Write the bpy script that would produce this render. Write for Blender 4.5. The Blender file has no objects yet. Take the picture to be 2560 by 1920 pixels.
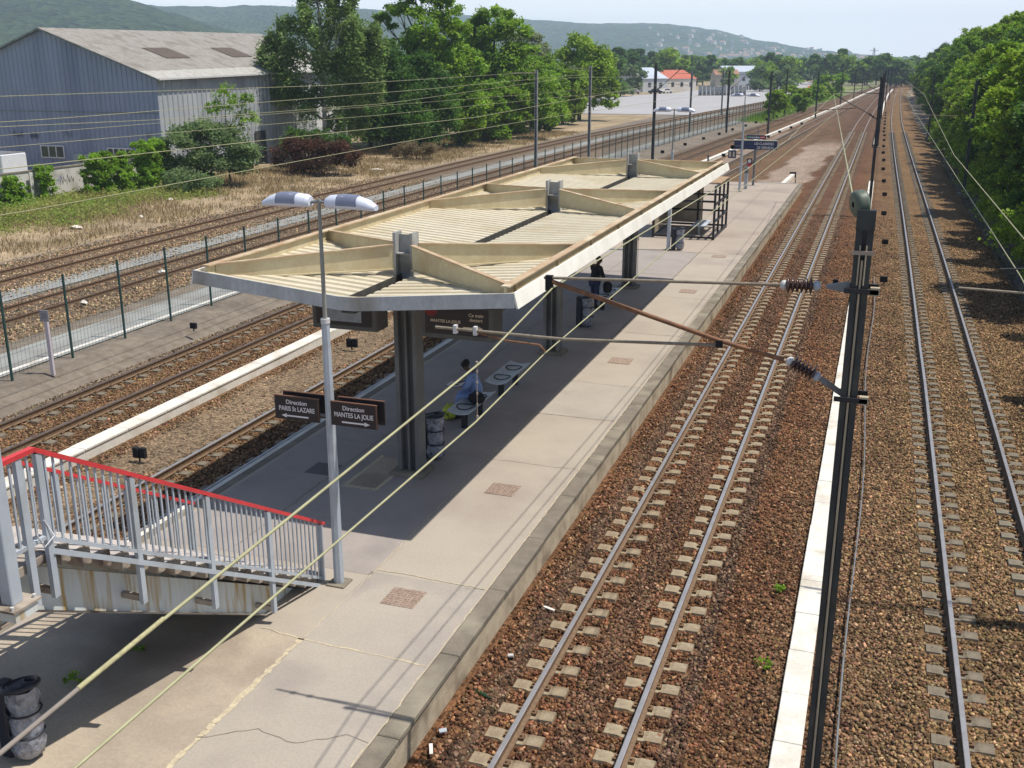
import bpy, math, random
import numpy as np
from mathutils import Vector, Matrix
random.seed(7)
PI = math.pi
SC = bpy.context.scene
COL = SC.collection
# ------------------------------------------------------------------ camera
CAM_H = 8.47
th = math.atan((960-160)/2615.0)
psi = math.atan((2225-1280)*math.cos(th)/2615.0)
fwd = Vector((-math.sin(psi)*math.cos(th), math.cos(psi)*math.cos(th), -math.sin(th)))
rgt = Vector((math.cos(psi), math.sin(psi), 0))
upv = rgt.cross(fwd)
cd = bpy.data.cameras.new('camera'); cam = bpy.data.objects.new('camera', cd); COL.objects.link(cam)
M3 = Matrix((rgt, upv, -fwd)).transposed()
cam.matrix_world = Matrix.Translation((0, 0, CAM_H)) @ M3.to_4x4()
cd.sensor_width = 36; cd.lens = 36*2615/2560.0; cd.clip_start = .1; cd.clip_end = 20000
SC.camera = cam
# ------------------------------------------------------------------ world, sun
sunv = Vector((.435, .11, 1)).normalized()
elev = math.asin(sunv.z); azi = math.atan2(sunv.x, sunv.y)
w = bpy.data.worlds.new('World'); SC.world = w; w.use_nodes = True
nt = w.node_tree; nt.nodes.clear()
sky = nt.nodes.new('ShaderNodeTexSky'); sky.sky_type = 'NISHITA'; sky.sun_disc = False
sky.sun_elevation = elev; sky.sun_rotation = azi; sky.air_density = 1.0; sky.dust_density = 1.2; sky.ozone_density = 1.0
bg = nt.nodes.new('ShaderNodeBackground'); bg.inputs[1].default_value = .10
wo = nt.nodes.new('ShaderNodeOutputWorld')
tcw = nt.nodes.new('ShaderNodeTexCoord'); sep = nt.nodes.new('ShaderNodeSeparateXYZ'); nt.links.new(tcw.outputs['Generated'], sep.inputs[0])
mr = nt.nodes.new('ShaderNodeMapRange'); mr.inputs[1].default_value = .02; mr.inputs[2].default_value = .16; mr.inputs[3].default_value = .9; mr.inputs[4].default_value = 0; mr.interpolation_type = 'SMOOTHSTEP'
nt.links.new(sep.outputs[2], mr.inputs[0]); mxw = nt.nodes.new('ShaderNodeMix'); mxw.data_type = 'RGBA'; mxw.inputs[7].default_value = (11.8, 12.2, 13.0, 1)   # hazy summer band near the horizon
nt.links.new(mr.outputs[0], mxw.inputs[0]); nt.links.new(sky.outputs[0], mxw.inputs[6]); nt.links.new(mxw.outputs[2], bg.inputs[0]); nt.links.new(bg.outputs[0], wo.inputs[0])
ld = bpy.data.lights.new('sun', 'SUN'); ld.energy = 4.4; ld.angle = math.radians(.53); ld.color = (1, .94, .85)
lo = bpy.data.objects.new('sun', ld); COL.objects.link(lo)
lo.rotation_euler = (-sunv).to_track_quat('-Z', 'Y').to_euler(); lo.location = (0, 0, 60)
SC.view_settings.view_transform = 'Standard'; SC.view_settings.look = 'None'
SC.view_settings.exposure = 0.25; SC.view_settings.gamma = 1
# ------------------------------------------------------------------ materials
MATS = {}
def mat(name, c1, c2=None, rough=.8, scale=4., bump=0., bscale=None, metal=0., kind='noise', c3=None, sc3=.5, stretch=None,
        contrast=(.35, .65), bdist=.02, spec=.3, attr=None, trans=0., coat=0, grit=0., gs=45.):
    """procedural surface: two colours mixed by noise/voronoi, a third laid over by a larger noise; optional bump"""
    if name in MATS: return MATS[name]
    m = bpy.data.materials.new(name); m.use_nodes = True; t = m.node_tree; N = t.nodes; L = t.links
    b = N['Principled BSDF']; b.inputs['Roughness'].default_value = rough; b.inputs['Metallic'].default_value = metal
    b.inputs['Specular IOR Level'].default_value = spec
    if coat: b.inputs['Coat Weight'].default_value = coat
    tc = N.new('ShaderNodeTexCoord'); co = tc.outputs['Object']
    if stretch:
        mp = N.new('ShaderNodeMapping'); mp.inputs['Scale'].default_value = stretch; L.new(co, mp.inputs[0]); co = mp.outputs[0]
    c2 = c2 or tuple(x*.8 for x in c1)
    if kind == 'voro':
        v = N.new('ShaderNodeTexVoronoi'); v.inputs['Scale'].default_value = scale; L.new(co, v.inputs['Vector'])
        sp = N.new('ShaderNodeSeparateColor'); L.new(v.outputs['Color'], sp.inputs[0]); fac = sp.outputs[0]; hb = v.outputs['Distance']
    else:
        n = N.new('ShaderNodeTexNoise'); n.inputs['Scale'].default_value = scale; n.inputs['Detail'].default_value = 6
        n.inputs['Roughness'].default_value = .65; L.new(co, n.inputs['Vector']); fac = n.outputs[0]; hb = n.outputs[0]
    r = N.new('ShaderNodeValToRGB'); r.color_ramp.elements[0].position = contrast[0]; r.color_ramp.elements[1].position = contrast[1]
    r.color_ramp.elements[0].color = (*c1, 1); r.color_ramp.elements[1].color = (*c2, 1); L.new(fac, r.inputs[0]); out = r.outputs[0]
    if c3:
        n3 = N.new('ShaderNodeTexNoise'); n3.inputs['Scale'].default_value = sc3; n3.inputs['Detail'].default_value = 5; L.new(co, n3.inputs['Vector'])
        r3 = N.new('ShaderNodeValToRGB'); r3.color_ramp.elements[0].position = .5; r3.color_ramp.elements[1].position = .68
        L.new(n3.outputs[0], r3.inputs[0]); mx = N.new('ShaderNodeMix'); mx.data_type = 'RGBA'
        L.new(r3.outputs[0], mx.inputs[0]); L.new(out, mx.inputs[6]); mx.inputs[7].default_value = (*c3, 1); out = mx.outputs[2]
    if grit:
        ng = N.new('ShaderNodeTexNoise'); ng.inputs['Scale'].default_value = gs; ng.inputs['Detail'].default_value = 8; ng.inputs['Roughness'].default_value = .8; L.new(co, ng.inputs['Vector'])
        mg = N.new('ShaderNodeMapRange'); mg.inputs[1].default_value = .3; mg.inputs[2].default_value = .7; mg.inputs[3].default_value = 1-grit; mg.inputs[4].default_value = 1+grit*.6; L.new(ng.outputs[0], mg.inputs[0])
        mq = N.new('ShaderNodeMix'); mq.data_type = 'RGBA'; mq.blend_type = 'MULTIPLY'; mq.inputs[0].default_value = 1; L.new(out, mq.inputs[6]); L.new(mg.outputs[0], mq.inputs[7]); out = mq.outputs[2]
    if attr:   # per-piece shade of the real thing (stones, leaves) held in a face-corner-free point attribute
        a = N.new('ShaderNodeAttribute'); a.attribute_name = attr; mm = N.new('ShaderNodeMix'); mm.data_type = 'RGBA'; mm.blend_type = 'MULTIPLY'
        mm.inputs[0].default_value = 1; L.new(out, mm.inputs[6]); L.new(a.outputs['Color'], mm.inputs[7]); out = mm.outputs[2]
    L.new(out, b.inputs['Base Color'])
    if bump:
        if bscale:
            nb = N.new('ShaderNodeTexNoise'); nb.inputs['Scale'].default_value = bscale; nb.inputs['Detail'].default_value = 4; L.new(co, nb.inputs['Vector']); hb = nb.outputs[0]
        bp = N.new('ShaderNodeBump'); bp.inputs['Strength'].default_value = bump; bp.inputs['Distance'].default_value = bdist
        L.new(hb, bp.inputs['Height']); L.new(bp.outputs[0], b.inputs['Normal'])
    if trans:
        tr = N.new('ShaderNodeBsdfTranslucent'); L.new(out, tr.inputs[0]); ms = N.new('ShaderNodeMixShader'); ms.inputs[0].default_value = trans
        L.new(b.outputs[0], ms.inputs[1]); L.new(tr.outputs[0], ms.inputs[2]); L.new(ms.outputs[0], N['Material Output'].inputs[0])
    MATS[name] = m; return m
m_rust = mat('rail rust', (.20, .135, .08), (.13, .08, .05), scale=14)
m_railtop = mat('rail head steel', (.42, .41, .42), (.33, .32, .32), rough=.4, metal=.5, scale=3)
m_railtop2 = mat('rusty rail head', (.13, .075, .05), (.09, .05, .035), rough=.6, metal=.2, scale=3)
m_conc_sl = mat('sleeper concrete', (.36, .30, .20), (.25, .20, .135), scale=9, bump=.2, c3=(.17, .11, .065), sc3=1.1, grit=.25, gs=30)
m_conc_sl2 = mat('grey sleeper concrete', (.23, .20, .15), (.16, .14, .105), scale=9, bump=.2, c3=(.13, .095, .06), sc3=1.1, grit=.25, gs=30)
m_wood_sl = mat('sleeper timber', (.075, .055, .04), (.13, .10, .075), scale=7, stretch=(1, 6, 1), bump=.3)
m_clip = mat('rail clip', (.20, .12, .06), (.10, .06, .04), scale=20)
m_dark = mat('mast steel', (.045, .052, .052), (.028, .033, .035), rough=.55, scale=5, c3=(.09, .085, .07), sc3=1.5)
m_darker = mat('black steel', (.03, .032, .035), (.02, .02, .022), rough=.5, scale=5)
m_white = mat('white paint', (.74, .72, .66), (.66, .63, .56), rough=.7, scale=2.5, c3=(.52, .48, .40), sc3=1.2, grit=.2, gs=14)
m_grey = mat('pale grey paint', (.42, .46, .50), (.36, .40, .44), rough=.5, scale=3, c3=(.33, .35, .36), sc3=1.5)
m_greyd = mat('grey steel', (.20, .22, .235), (.15, .16, .17), rough=.5, scale=4, c3=(.12, .11, .10), sc3=2)
m_red = mat('red handrail paint', (.62, .055, .06), (.52, .045, .05), rough=.45, scale=3)
m_asph = mat('platform asphalt', (.40, .35, .285), (.365, .318, .26), scale=.7, bump=.15, bscale=120, bdist=.01, c3=(.325, .275, .235), sc3=.35, grit=.16, gs=26)
m_asph2 = mat('grey asphalt patch', (.395, .352, .295), (.355, .317, .268), scale=.9, c3=(.30, .265, .235), sc3=.6, grit=.16, gs=26, bump=.15, bscale=120, bdist=.01)
m_asph3 = mat('tan screed', (.44, .37, .28), (.33, .28, .22), scale=.7, bump=.1, bscale=90, bdist=.01, c3=(.26, .21, .165), sc3=.6, grit=.2, gs=20)
m_coping = mat('coping concrete', (.215, .185, .145), (.15, .13, .10), scale=3, bump=.3, bscale=40, c3=(.27, .24, .18), sc3=1.3)
m_face = mat('platform wall concrete', (.50, .43, .31), (.34, .28, .20), scale=2, bump=.3, bscale=30, c3=(.17, .13, .09), sc3=1.2)
m_joint = mat('joint filler', (.55, .48, .33), (.40, .34, .24), scale=12, bump=.3)
m_jointd = mat('dark joint', (.13, .11, .09), (.20, .17, .13), scale=12)
m_plate = mat('rusty cover plate', (.34, .255, .20), (.25, .185, .145), scale=30, kind='voro', bump=.4)
m_cream = mat('cream roof paint', (.60, .525, .345), (.53, .46, .29), rough=.6, scale=1.5, c3=(.50, .40, .24), sc3=1.3, grit=.14, gs=9)
m_deck = mat('cream corrugated deck', (.61, .555, .42), (.55, .495, .37), rough=.6, scale=1.5, c3=(.52, .45, .31), sc3=.8, grit=.12, gs=9)
m_rustf = mat('rusty flange', (.38, .26, .16), (.49, .38, .25), rough=.8, scale=3, c3=(.55, .47, .33), sc3=1.5)
m_fascia = mat('shade-toned fascia', (.52, .54, .55), (.42, .44, .44), rough=.6, scale=1.6, c3=(.27, .25, .20), sc3=1.0, stretch=(1, 1, .35), grit=.25, gs=16)  # grey puts the end fascias' shade into the colour; dirt streaks over it
m_fasciaw = mat('white fascia', (.82, .80, .73), (.74, .72, .65), rough=.6, scale=1.6, c3=(.66, .63, .55), sc3=1.0)
m_mast_top = mat('grey post head', (.36, .37, .36), (.27, .27, .26), scale=3, c3=(.20, .18, .15), sc3=2)
m_colm = mat('shelter column paint', (.17, .17, .165), (.13, .13, .125), scale=2, c3=(.22, .22, .21), sc3=1)
m_sign = mat('dark sign board', (.035, .028, .028), (.028, .022, .024), rough=.35, scale=4)
m_brown = mat('brown sign edge', (.16, .08, .05), rough=.5)
m_text = mat('white lettering', (.75, .73, .72), (.70, .68, .67), rough=.6)
m_texto = mat('faded lettering', (.62, .52, .38), (.55, .46, .34), rough=.6)
m_blue = mat('blue sign board', (.02, .035, .10), (.018, .03, .085), rough=.35)
m_lens = mat('lamp cover glass', (.20, .22, .30), (.15, .17, .24), rough=.12, spec=.6)
m_lampw = mat('lamp housing', (.66, .70, .80), (.60, .64, .74), rough=.35, spec=.5)
m_porc = mat('brown porcelain', (.085, .045, .035), (.06, .035, .03), rough=.2, spec=.6)
m_tuber = mat('rusty tube', (.24, .11, .05), (.14, .07, .04), scale=12, rough=.6)
m_tube = mat('galvanised tube', (.28, .24, .18), (.19, .16, .12), scale=10, rough=.5)
m_wire = mat('copper wire', (.40, .39, .23), (.32, .31, .18), rough=.5, scale=5)
m_wired = mat('dark wire', (.16, .15, .10), rough=.6)
m_galv = mat('bright galvanised', (.62, .62, .60), (.50, .50, .49), rough=.4, scale=6)
m_wheel = mat('green enamel', (.12, .145, .11), (.085, .105, .08), rough=.45, scale=3)
m_step = mat('step slab', (.30, .25, .20), (.40, .35, .29), scale=6, bump=.3, c3=(.12, .09, .07), sc3=3)
m_steptop = mat('step tread top', (.50, .46, .42), (.40, .36, .33), scale=6)
m_string = mat('stringer paint', (.62, .66, .64), (.55, .58, .55), rough=.6, scale=1.2, stretch=(1, 5, .5), c3=(.40, .27, .10), sc3=1.6)
m_green = mat('fence green', (.03, .075, .07), (.022, .055, .05), rough=.5)
m_bin = mat('bin black', (.03, .033, .045), (.022, .025, .035), rough=.45)
m_bag = mat('clear bag', (.34, .36, .42), (.12, .13, .16), rough=.15, scale=9, bump=1., bscale=14, bdist=.05, spec=.7)
m_seat = mat('perforated seat steel', (.55, .60, .64), (.42, .46, .50), rough=.4, scale=40, kind='voro')
m_skin = mat('dark skin', (.10, .055, .035), rough=.55)
m_shirt = mat('light blue cloth', (.22, .32, .58), (.17, .25, .48), scale=6, bump=.3)
m_hair = mat('black hair', (.012, .011, .012), rough=.7)
m_navy = mat('navy cloth', (.035, .05, .11), (.025, .035, .08), scale=6)
m_black = mat('black cloth', (.018, .018, .02), rough=.9)
m_paper = mat('paper', (.72, .72, .74), rough=.8)
m_yel = mat('yellow green bag', (.50, .58, .05), (.10, .14, .05), scale=9, contrast=(.5, .6))
m_glass = mat('shelter glazing', (.42, .36, .26), (.34, .29, .21), rough=.15, spec=.6)
m_clad = mat('blue cladding', (.27, .305, .42), (.24, .275, .375), rough=.6, scale=.5, c3=(.19, .22, .32), sc3=.35, grit=.12, gs=8, stretch=(1, 1, .15))
m_clad2 = mat('grey cladding', (.40, .42, .43), (.33, .35, .37), rough=.6, scale=.6, c3=(.27, .28, .30), sc3=.4)
m_roof = mat('fibre cement roof', (.31, .29, .265), (.24, .225, .20), scale=2.0, c3=(.20, .18, .155), sc3=.8, grit=.3, gs=5, bump=.3, bscale=6)
m_roofp = mat('pale roof edge', (.44, .43, .40), (.34, .33, .30), scale=2.0, grit=.25, gs=6)
m_roofr = mat('rusty roof light', (.12, .095, .08), (.085, .065, .055), scale=3)
m_winf = mat('window frame paint', (.62, .62, .64), rough=.5)
m_pane = mat('window pane', (.03, .035, .05), (.05, .055, .07), rough=.1, spec=.7)
m_door = mat('pale door', (.34, .38, .42), (.30, .33, .37), scale=2)
m_wallw = mat('old white render', (.62, .60, .56), (.52, .50, .46), scale=1.2, c3=(.36, .34, .30), sc3=.9)
m_spray = mat('spray paint', (.10, .14, .30), rough=.7)
m_spray2 = mat('dark spray paint', (.06, .06, .07), rough=.7)
m_bark = mat('bark', (.085, .065, .045), (.05, .04, .03), scale=6, bump=.6)
m_barkw = mat('birch bark', (.45, .42, .36), (.12, .10, .08), scale=3, contrast=(.5, .6))
m_tar = mat('yard asphalt', (.37, .365, .365), (.33, .325, .325), scale=.08, c3=(.36, .35, .35), sc3=.03)
m_path = mat('grey gravel path', (.30, .31, .29), (.25, .255, .24), scale=.8, bump=.3, bscale=30, c3=(.22, .21, .19), sc3=.5)
m_tile = mat('orange tile roof', (.46, .13, .08), (.40, .115, .07), scale=1)
m_rend = mat('house render', (.62, .58, .52), (.55, .51, .46), scale=.5)
m_met = mat('pale metal roof', (.45, .50, .58), (.40, .45, .52), scale=.3)
m_pal = mat('stacked block', (.36, .37, .38), (.10, .11, .13), scale=1.4, stretch=(1, 1, .5), contrast=(.48, .52))
m_orange = mat('orange sheet', (.85, .22, .06), rough=.7)
def leafm(name, c, c2, tr=.5): return mat(name, tuple(min(.9, q*1.25) for q in c), tuple(min(.9, q*1.25) for q in c2), rough=.55, scale=.35, attr='tint', trans=tr, spec=.25)
lf_acacia = leafm('acacia leaves', (.21, .33, .03), (.12, .23, .02))
lf_dark = leafm('dark leaves', (.08, .165, .025), (.045, .105, .02))
lf_birch = leafm('birch leaves', (.17, .25, .07), (.12, .19, .055))
lf_pale = leafm('pale poplar leaves', (.22, .26, .13), (.17, .21, .095))
lf_forest = leafm('forest leaves', (.23, .34, .03), (.14, .24, .02))
lf_ivy = leafm('ivy leaves', (.20, .34, .03), (.13, .24, .02))
lf_shrub = leafm('shrub leaves', (.16, .23, .09), (.11, .17, .065))
lf_red = leafm('dry red leaves', (.10, .04, .025), (.055, .035, .02))
lf_far = leafm('far tree leaves', (.12, .21, .045), (.07, .14, .03))
lf_dry = leafm('dry bush twigs', (.20, .15, .085), (.13, .11, .05))
lf_grass = leafm('dry grass', (.34, .26, .14), (.26, .20, .11), .2)
# ------------------------------------------------------------------ mesh builder
ORG = {}
def org(o): return ORG.get(o.name, Vector((0, 0, 0))) if o else Vector((0, 0, 0))
def tag(o, label=None, cat=None, group=None, kind=None):
    if label: o['label'] = label
    if cat: o['category'] = cat
    if group: o['group'] = group
    if kind: o['kind'] = kind
    return o
def thing(name, label, cat, loc=(0, 0, 0), rz=0, group=None):
    o = bpy.data.objects.new(name, None); COL.objects.link(o); o.empty_display_size = .2
    o.location = loc; o.rotation_euler = (0, 0, rz); ORG[o.name] = Vector(loc); return tag(o, label, cat, group)
class MB:
    def __init__(s): s.v = []; s.f = []; s.m = []; s.sm = []
    def add(s, vs, fs, mi=0, smooth=False):
        k = len(s.v); s.v += [tuple(v) for v in vs]; s.f += [tuple(i+k for i in f) for f in fs]; s.m += [mi]*len(fs); s.sm += [smooth]*len(fs); return s
    def box(s, x0, x1, y0, y1, z0, z1, mi=0):
        return s.add([(x0,y0,z0),(x1,y0,z0),(x1,y1,z0),(x0,y1,z0),(x0,y0,z1),(x1,y0,z1),(x1,y1,z1),(x0,y1,z1)],
                     [(0,3,2,1),(4,5,6,7),(0,1,5,4),(1,2,6,5),(2,3,7,6),(3,0,4,7)], mi)
    def bbox(s, x0, x1, y0, y1, z0, z1, b=.01, mi=0):    # box with chamfered top and vertical edges
        R = lambda z, d: [(x0+d,y0,z),(x1-d,y0,z),(x1,y0+d,z),(x1,y1-d,z),(x1-d,y1,z),(x0+d,y1,z),(x0,y1-d,z),(x0,y0+d,z)]
        T = [(x0+2*b,y0+b,z1),(x1-2*b,y0+b,z1),(x1-b,y0+2*b,z1),(x1-b,y1-2*b,z1),(x1-2*b,y1-b,z1),(x0+2*b,y1-b,z1),(x0+b,y1-2*b,z1),(x0+b,y0+2*b,z1)]
        vs = R(z0, b)+R(z1-b, b)+T; fs = [tuple(range(7,-1,-1)), tuple(range(16,24))]
        for l in (0, 8): fs += [(l+i, l+(i+1)%8, l+8+(i+1)%8, l+8+i) for i in range(8)]
        return s.add(vs, fs, mi)
    def beam(s, p, q, w, h, mi=0, up=(0,0,1)):   # rectangular bar between two points
        p = Vector(p); q = Vector(q); d = (q-p).normalized(); u = Vector(up); x = d.cross(u)
        if x.length < 1e-4: x = d.cross(Vector((0,1,0)))
        x.normalize(); u = x.cross(d); x *= w/2; u *= h/2
        vs = [p-x-u, p+x-u, p+x+u, p-x+u, q-x-u, q+x-u, q+x+u, q-x+u]
        return s.add(vs, [(0,1,2,3),(7,6,5,4),(0,4,5,1),(1,5,6,2),(2,6,7,3),(3,7,4,0)], mi)
    def tube(s, pts, r, n=8, mi=0, cap=True, smooth=True):
        pts = [Vector(p) for p in pts]; rs = r if isinstance(r, (list, tuple)) else [r]*len(pts); vs = []; fs = []
        ref = Vector((0,0,1)) if abs((pts[-1]-pts[0]).normalized().z) < .9 else Vector((1,0,0))
        for i, p in enumerate(pts):
            d = (pts[min(i+1, len(pts)-1)]-pts[max(i-1, 0)]).normalized(); x = d.cross(ref).normalized(); y = d.cross(x)
            for k in range(n):
                a = 2*PI*k/n; vs.append(p+(x*math.cos(a)+y*math.sin(a))*rs[i])
        for i in range(len(pts)-1):
            for k in range(n): fs.append((i*n+k, i*n+(k+1)%n, (i+1)*n+(k+1)%n, (i+1)*n+k))
        s.add(vs, fs, mi, smooth)
        if cap: s.add(vs[:n], [tuple(range(n))], mi); s.add(vs[-n:], [tuple(range(n-1,-1,-1))], mi)
        return s
    def lathe(s, p, q, prof, n=16, mi=0):        # prof: list of (t, r) along p->q
        p = Vector(p); q = Vector(q)
        vs = []; d = (q-p).normalized(); ref = Vector((0,0,1)) if abs(d.z) < .9 else Vector((1,0,0)); x = d.cross(ref).normalized(); y = d.cross(x)
        for t, r in prof:
            c = p+(q-p)*t
            for k in range(n): a = 2*PI*k/n; vs.append(c+(x*math.cos(a)+y*math.sin(a))*max(r, .0005))
        fs = [(i*n+k, i*n+(k+1)%n, (i+1)*n+(k+1)%n, (i+1)*n+k) for i in range(len(prof)-1) for k in range(n)]
        return s.add(vs, fs, mi, True)
    def sweep(s, prof, path, mis=None, closed=True):   # prof (x,z) swept along horizontal path (x,y,z)
        n = len(prof); vs = []
        for i, p in enumerate(path):
            a = path[max(i-1,0)]; b = path[min(i+1,len(path)-1)]; dx, dy = b[0]-a[0], b[1]-a[1]; l = math.hypot(dx, dy)
            nx, ny = dy/l, -dx/l
            vs += [(p[0]+nx*u, p[1]+ny*u, p[2]+v) for u, v in prof]
        k0 = len(s.v); s.v += vs
        for i in range(len(path)-1):
            for k in range(n if closed else n-1):
                s.f.append((k0+i*n+k, k0+i*n+(k+1)%n, k0+(i+1)*n+(k+1)%n, k0+(i+1)*n+k)); s.m.append(mis[k] if mis else 0); s.sm.append(False)
        if closed: s.add(vs[:n], [tuple(range(n))]); s.add(vs[-n:], [tuple(range(n-1,-1,-1))])
        return s
    def build(s, name, mats, parent=None, origin=None):
        me = bpy.data.meshes.new(name); o0 = Vector(origin) if origin is not None else org(parent)
        me.from_pydata([(v[0]-o0.x, v[1]-o0.y, v[2]-o0.z) for v in s.v], [], s.f)
        for m in (mats if isinstance(mats, (list, tuple)) else [mats]): me.materials.append(m)
        me.polygons.foreach_set('material_index', s.m); me.polygons.foreach_set('use_smooth', s.sm); me.update()
        o = bpy.data.objects.new(name, me); COL.objects.link(o)
        if parent: o.parent = parent; ORG[o.name] = o0
        else: o.location = o0; ORG[o.name] = o0
        return o
def npmesh(name, V, F, mats, parent=None, tint=None, smooth=False, origin=(0,0,0), mi=None):
    """V (n,3), F (m,k) arrays -> object; tint (n,3) point colours"""
    V = np.asarray(V, dtype=np.float32)-np.array(origin, dtype=np.float32); F = np.asarray(F, dtype=np.int32); me = bpy.data.meshes.new(name)
    me.vertices.add(len(V)); me.vertices.foreach_set('co', V.ravel()); k = F.shape[1]
    me.loops.add(F.size); me.loops.foreach_set('vertex_index', F.ravel()); me.polygons.add(len(F))
    me.polygons.foreach_set('loop_start', np.arange(0, F.size, k, dtype=np.int32)); me.polygons.foreach_set('loop_total', np.full(len(F), k, dtype=np.int32))
    if smooth: me.polygons.foreach_set('use_smooth', np.ones(len(F), dtype=bool))
    for m in (mats if isinstance(mats, (list, tuple)) else [mats]): me.materials.append(m)
    if mi is not None: me.polygons.foreach_set('material_index', np.asarray(mi, dtype=np.int32))
    me.update(calc_edges=True)
    if tint is not None:
        a = me.color_attributes.new('tint', 'FLOAT_COLOR', 'POINT'); c = np.ones((len(V), 4), dtype=np.float32); c[:, :3] = tint; a.data.foreach_set('color', c.ravel())
    o = bpy.data.objects.new(name, me); COL.objects.link(o)
    if parent: o.parent = parent; ORG[o.name] = org(parent)
    else: o.location = origin; ORG[o.name] = Vector(origin)
    return o
def copy_tree(o, parent=None, loc=None, rz=None, scale=None, label=None, group=None):
    c = o.copy(); COL.objects.link(c); c.parent = parent; ORG[c.name] = org(o)
    if loc is not None: c.location = loc; ORG[c.name] = Vector(loc)
    if rz is not None: c.rotation_euler = (0, 0, rz)
    if scale is not None: c.scale = scale if isinstance(scale, tuple) else (scale,)*3
    if label: c['label'] = label
    if group: c['group'] = group
    for ch in list(o.children): copy_tree(ch, c)
    return c
def text(name, body, size, m, parent, loc, rot=(PI/2, 0, 0), align='CENTER', ext=.002, sx=1.):
    cu = bpy.data.curves.new(name, 'FONT'); cu.body = body; cu.size = size; cu.align_x = align; cu.extrude = ext; cu.offset = size*.012
    to = bpy.data.objects.new('tmp', cu); COL.objects.link(to); bpy.context.view_layer.update()
    me = bpy.data.meshes.new_from_object(to.evaluated_get(bpy.context.evaluated_depsgraph_get()))
    bpy.data.objects.remove(to); me.materials.clear(); me.materials.append(m)
    o = bpy.data.objects.new(name, me); COL.objects.link(o); o.parent = parent
    o.location = Vector(loc)-org(parent); o.rotation_euler = rot; o.scale = (sx, 1, 1); return o
def interp(tbl, y): return float(np.interp(y, [a for a, b in tbl], [b for a, b in tbl]))
# ------------------------------------------------------------------ track alignments: (Y, X of the centre)
AL = {1: [(-20,-3.17),(170,-3.1),(234,-2.5),(289,-1.8),(340,-.9),(420,1.2),(520,4.5)],
      2: [(-20,2.55),(33,2.52),(65,2.35),(104,2.05),(170,1.75),(218,2.0),(324,2.9),(409,4.2),(520,7)],
      3: [(-20,-13.45),(55,-13.3),(90,-12.35),(120,-11.4),(172,-9.8),(207,-8.5),(260,-7.0),(329,-4.6),(420,-1.2),(520,3)],
      4: [(-20,-19.15),(60,-19.1),(98,-18.4),(140,-16.75),(175,-14.9),(231,-13.0),(292,-11),(373,-7.4),(450,-4),(520,-.5)],
      5: [(-20,-27.9),(28,-28.45),(55,-28.95),(110,-29.0),(150,-27.6),(200,-24),(250,-21),(320,-18),(420,-12)],
      6: [(-20,-33.2),(33,-33.75),(57,-34.6),(104,-34.9),(130,-34.3),(165,-32.5),(230,-28),(300,-23.5)]}
def path(k, y0, y1, z=0., off=0., step=None):
    ys = [y0]
    while ys[-1] < y1: ys.append(min(y1, ys[-1]+(step or (4 if ys[-1] < 60 else 8))))
    tb = AL[k] if isinstance(k, int) else k
    # smooth the polyline a little
    f = lambda y: sum(interp(tb, y+d) for d in (-16, -8, 0, 8, 16))/5 if y > 30 else interp(tb, y)
    return [(f(y)+off, y, z) for y in ys]
WALLX = [(-20,-16.75),(40,-16.75),(93,-15.4),(111,-14.6),(148,-13.05),(190,-11.4),(238,-9.4),(283,-8.0),(333,-6.6),(445,-2.6),(520,1)]
LEFTB = [(-20,-21.0),(60,-21.0),(98,-20.6),(140,-19.2),(175,-17.3),(231,-15.5),(292,-13.3),(373,-9.8),(480,-4),(560,0)]
RIGHTB = [(-20,6.2),(60,5.6),(130,5.0),(200,4.8),(324,5.4),(409,6.8),(520,10)]
GAUGE = 1.505
# ------------------------------------------------------------------ ground
rng = np.random.default_rng(3)
def vnoise(x, y, s, seed=0):
    """smooth value noise"""
    r = np.random.default_rng(seed); T = r.random((64, 64)); x = np.asarray(x, float)/s; y = np.asarray(y, float)/s
    xi = np.floor(x).astype(int); yi = np.floor(y).astype(int); fx = x-xi; fy = y-yi; fx = fx*fx*(3-2*fx); fy = fy*fy*(3-2*fy)
    a = T[xi%64, yi%64]; b = T[(xi+1)%64, yi%64]; c = T[xi%64, (yi+1)%64]; d = T[(xi+1)%64, (yi+1)%64]
    return (a*(1-fx)+b*fx)*(1-fy)+(c*(1-fx)+d*fx)*fy
def fbm(x, y, s, seed=0, o=4): return sum(vnoise(x, y, s/2**i, seed+i)/2**(i+1) for i in range(o))/(1-.5**o)
def sstep(a, b, x): t = np.clip((x-a)/(b-a), 0, 1); return t*t*(3-2*t)
def ground_h(X, Y):
    X = np.asarray(X, float); Y = np.asarray(Y, float)
    lb = np.interp(Y, [a for a, b in LEFTB], [b for a, b in LEFTB]); rb = np.interp(Y, [a for a, b in RIGHTB], [b for a, b in RIGHTB])
    inside = sstep(-1.2, .0, X-lb)*sstep(-1.2, 0, rb-X)
    near = 1-sstep(480, 560, Y)
    h = -.06-.4*inside*near
    h = h+sstep(-37.5, -46, X)*(1-sstep(150, 190, Y))*(.5*fbm(X, Y, 9, 5)-.12)*sstep(-120, -60, X)
    h = h+near*(sstep(7.5, 13, X)*1.6-.35*sstep(5.2, 6.2, X)*(1-sstep(6.8, 8.5, X))+.25*sstep(5.5, 8, X)*(fbm(X, Y, 3, 9)-.5))
    return h
def axis(segs):
    out = [segs[0][0]]
    for a, b, s in segs: out += list(np.arange(a+s, b+1e-6, s))
    return np.unique(np.round(out, 3))
gx = axis([(-3900,-600,200),(-600,-100,25),(-100,-54,3),(-54,-20,.6),(-20,4,4),(4,20,.5),(20,60,4),(60,600,40),(600,3300,300)])
gy = axis([(-60,0,6),(0,130,.8),(130,260,4),(260,600,12),(600,2000,100),(2000,4100,350)])
GX, GY = np.meshgrid(gx, gy); GZ = ground_h(GX, GY)
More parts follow.
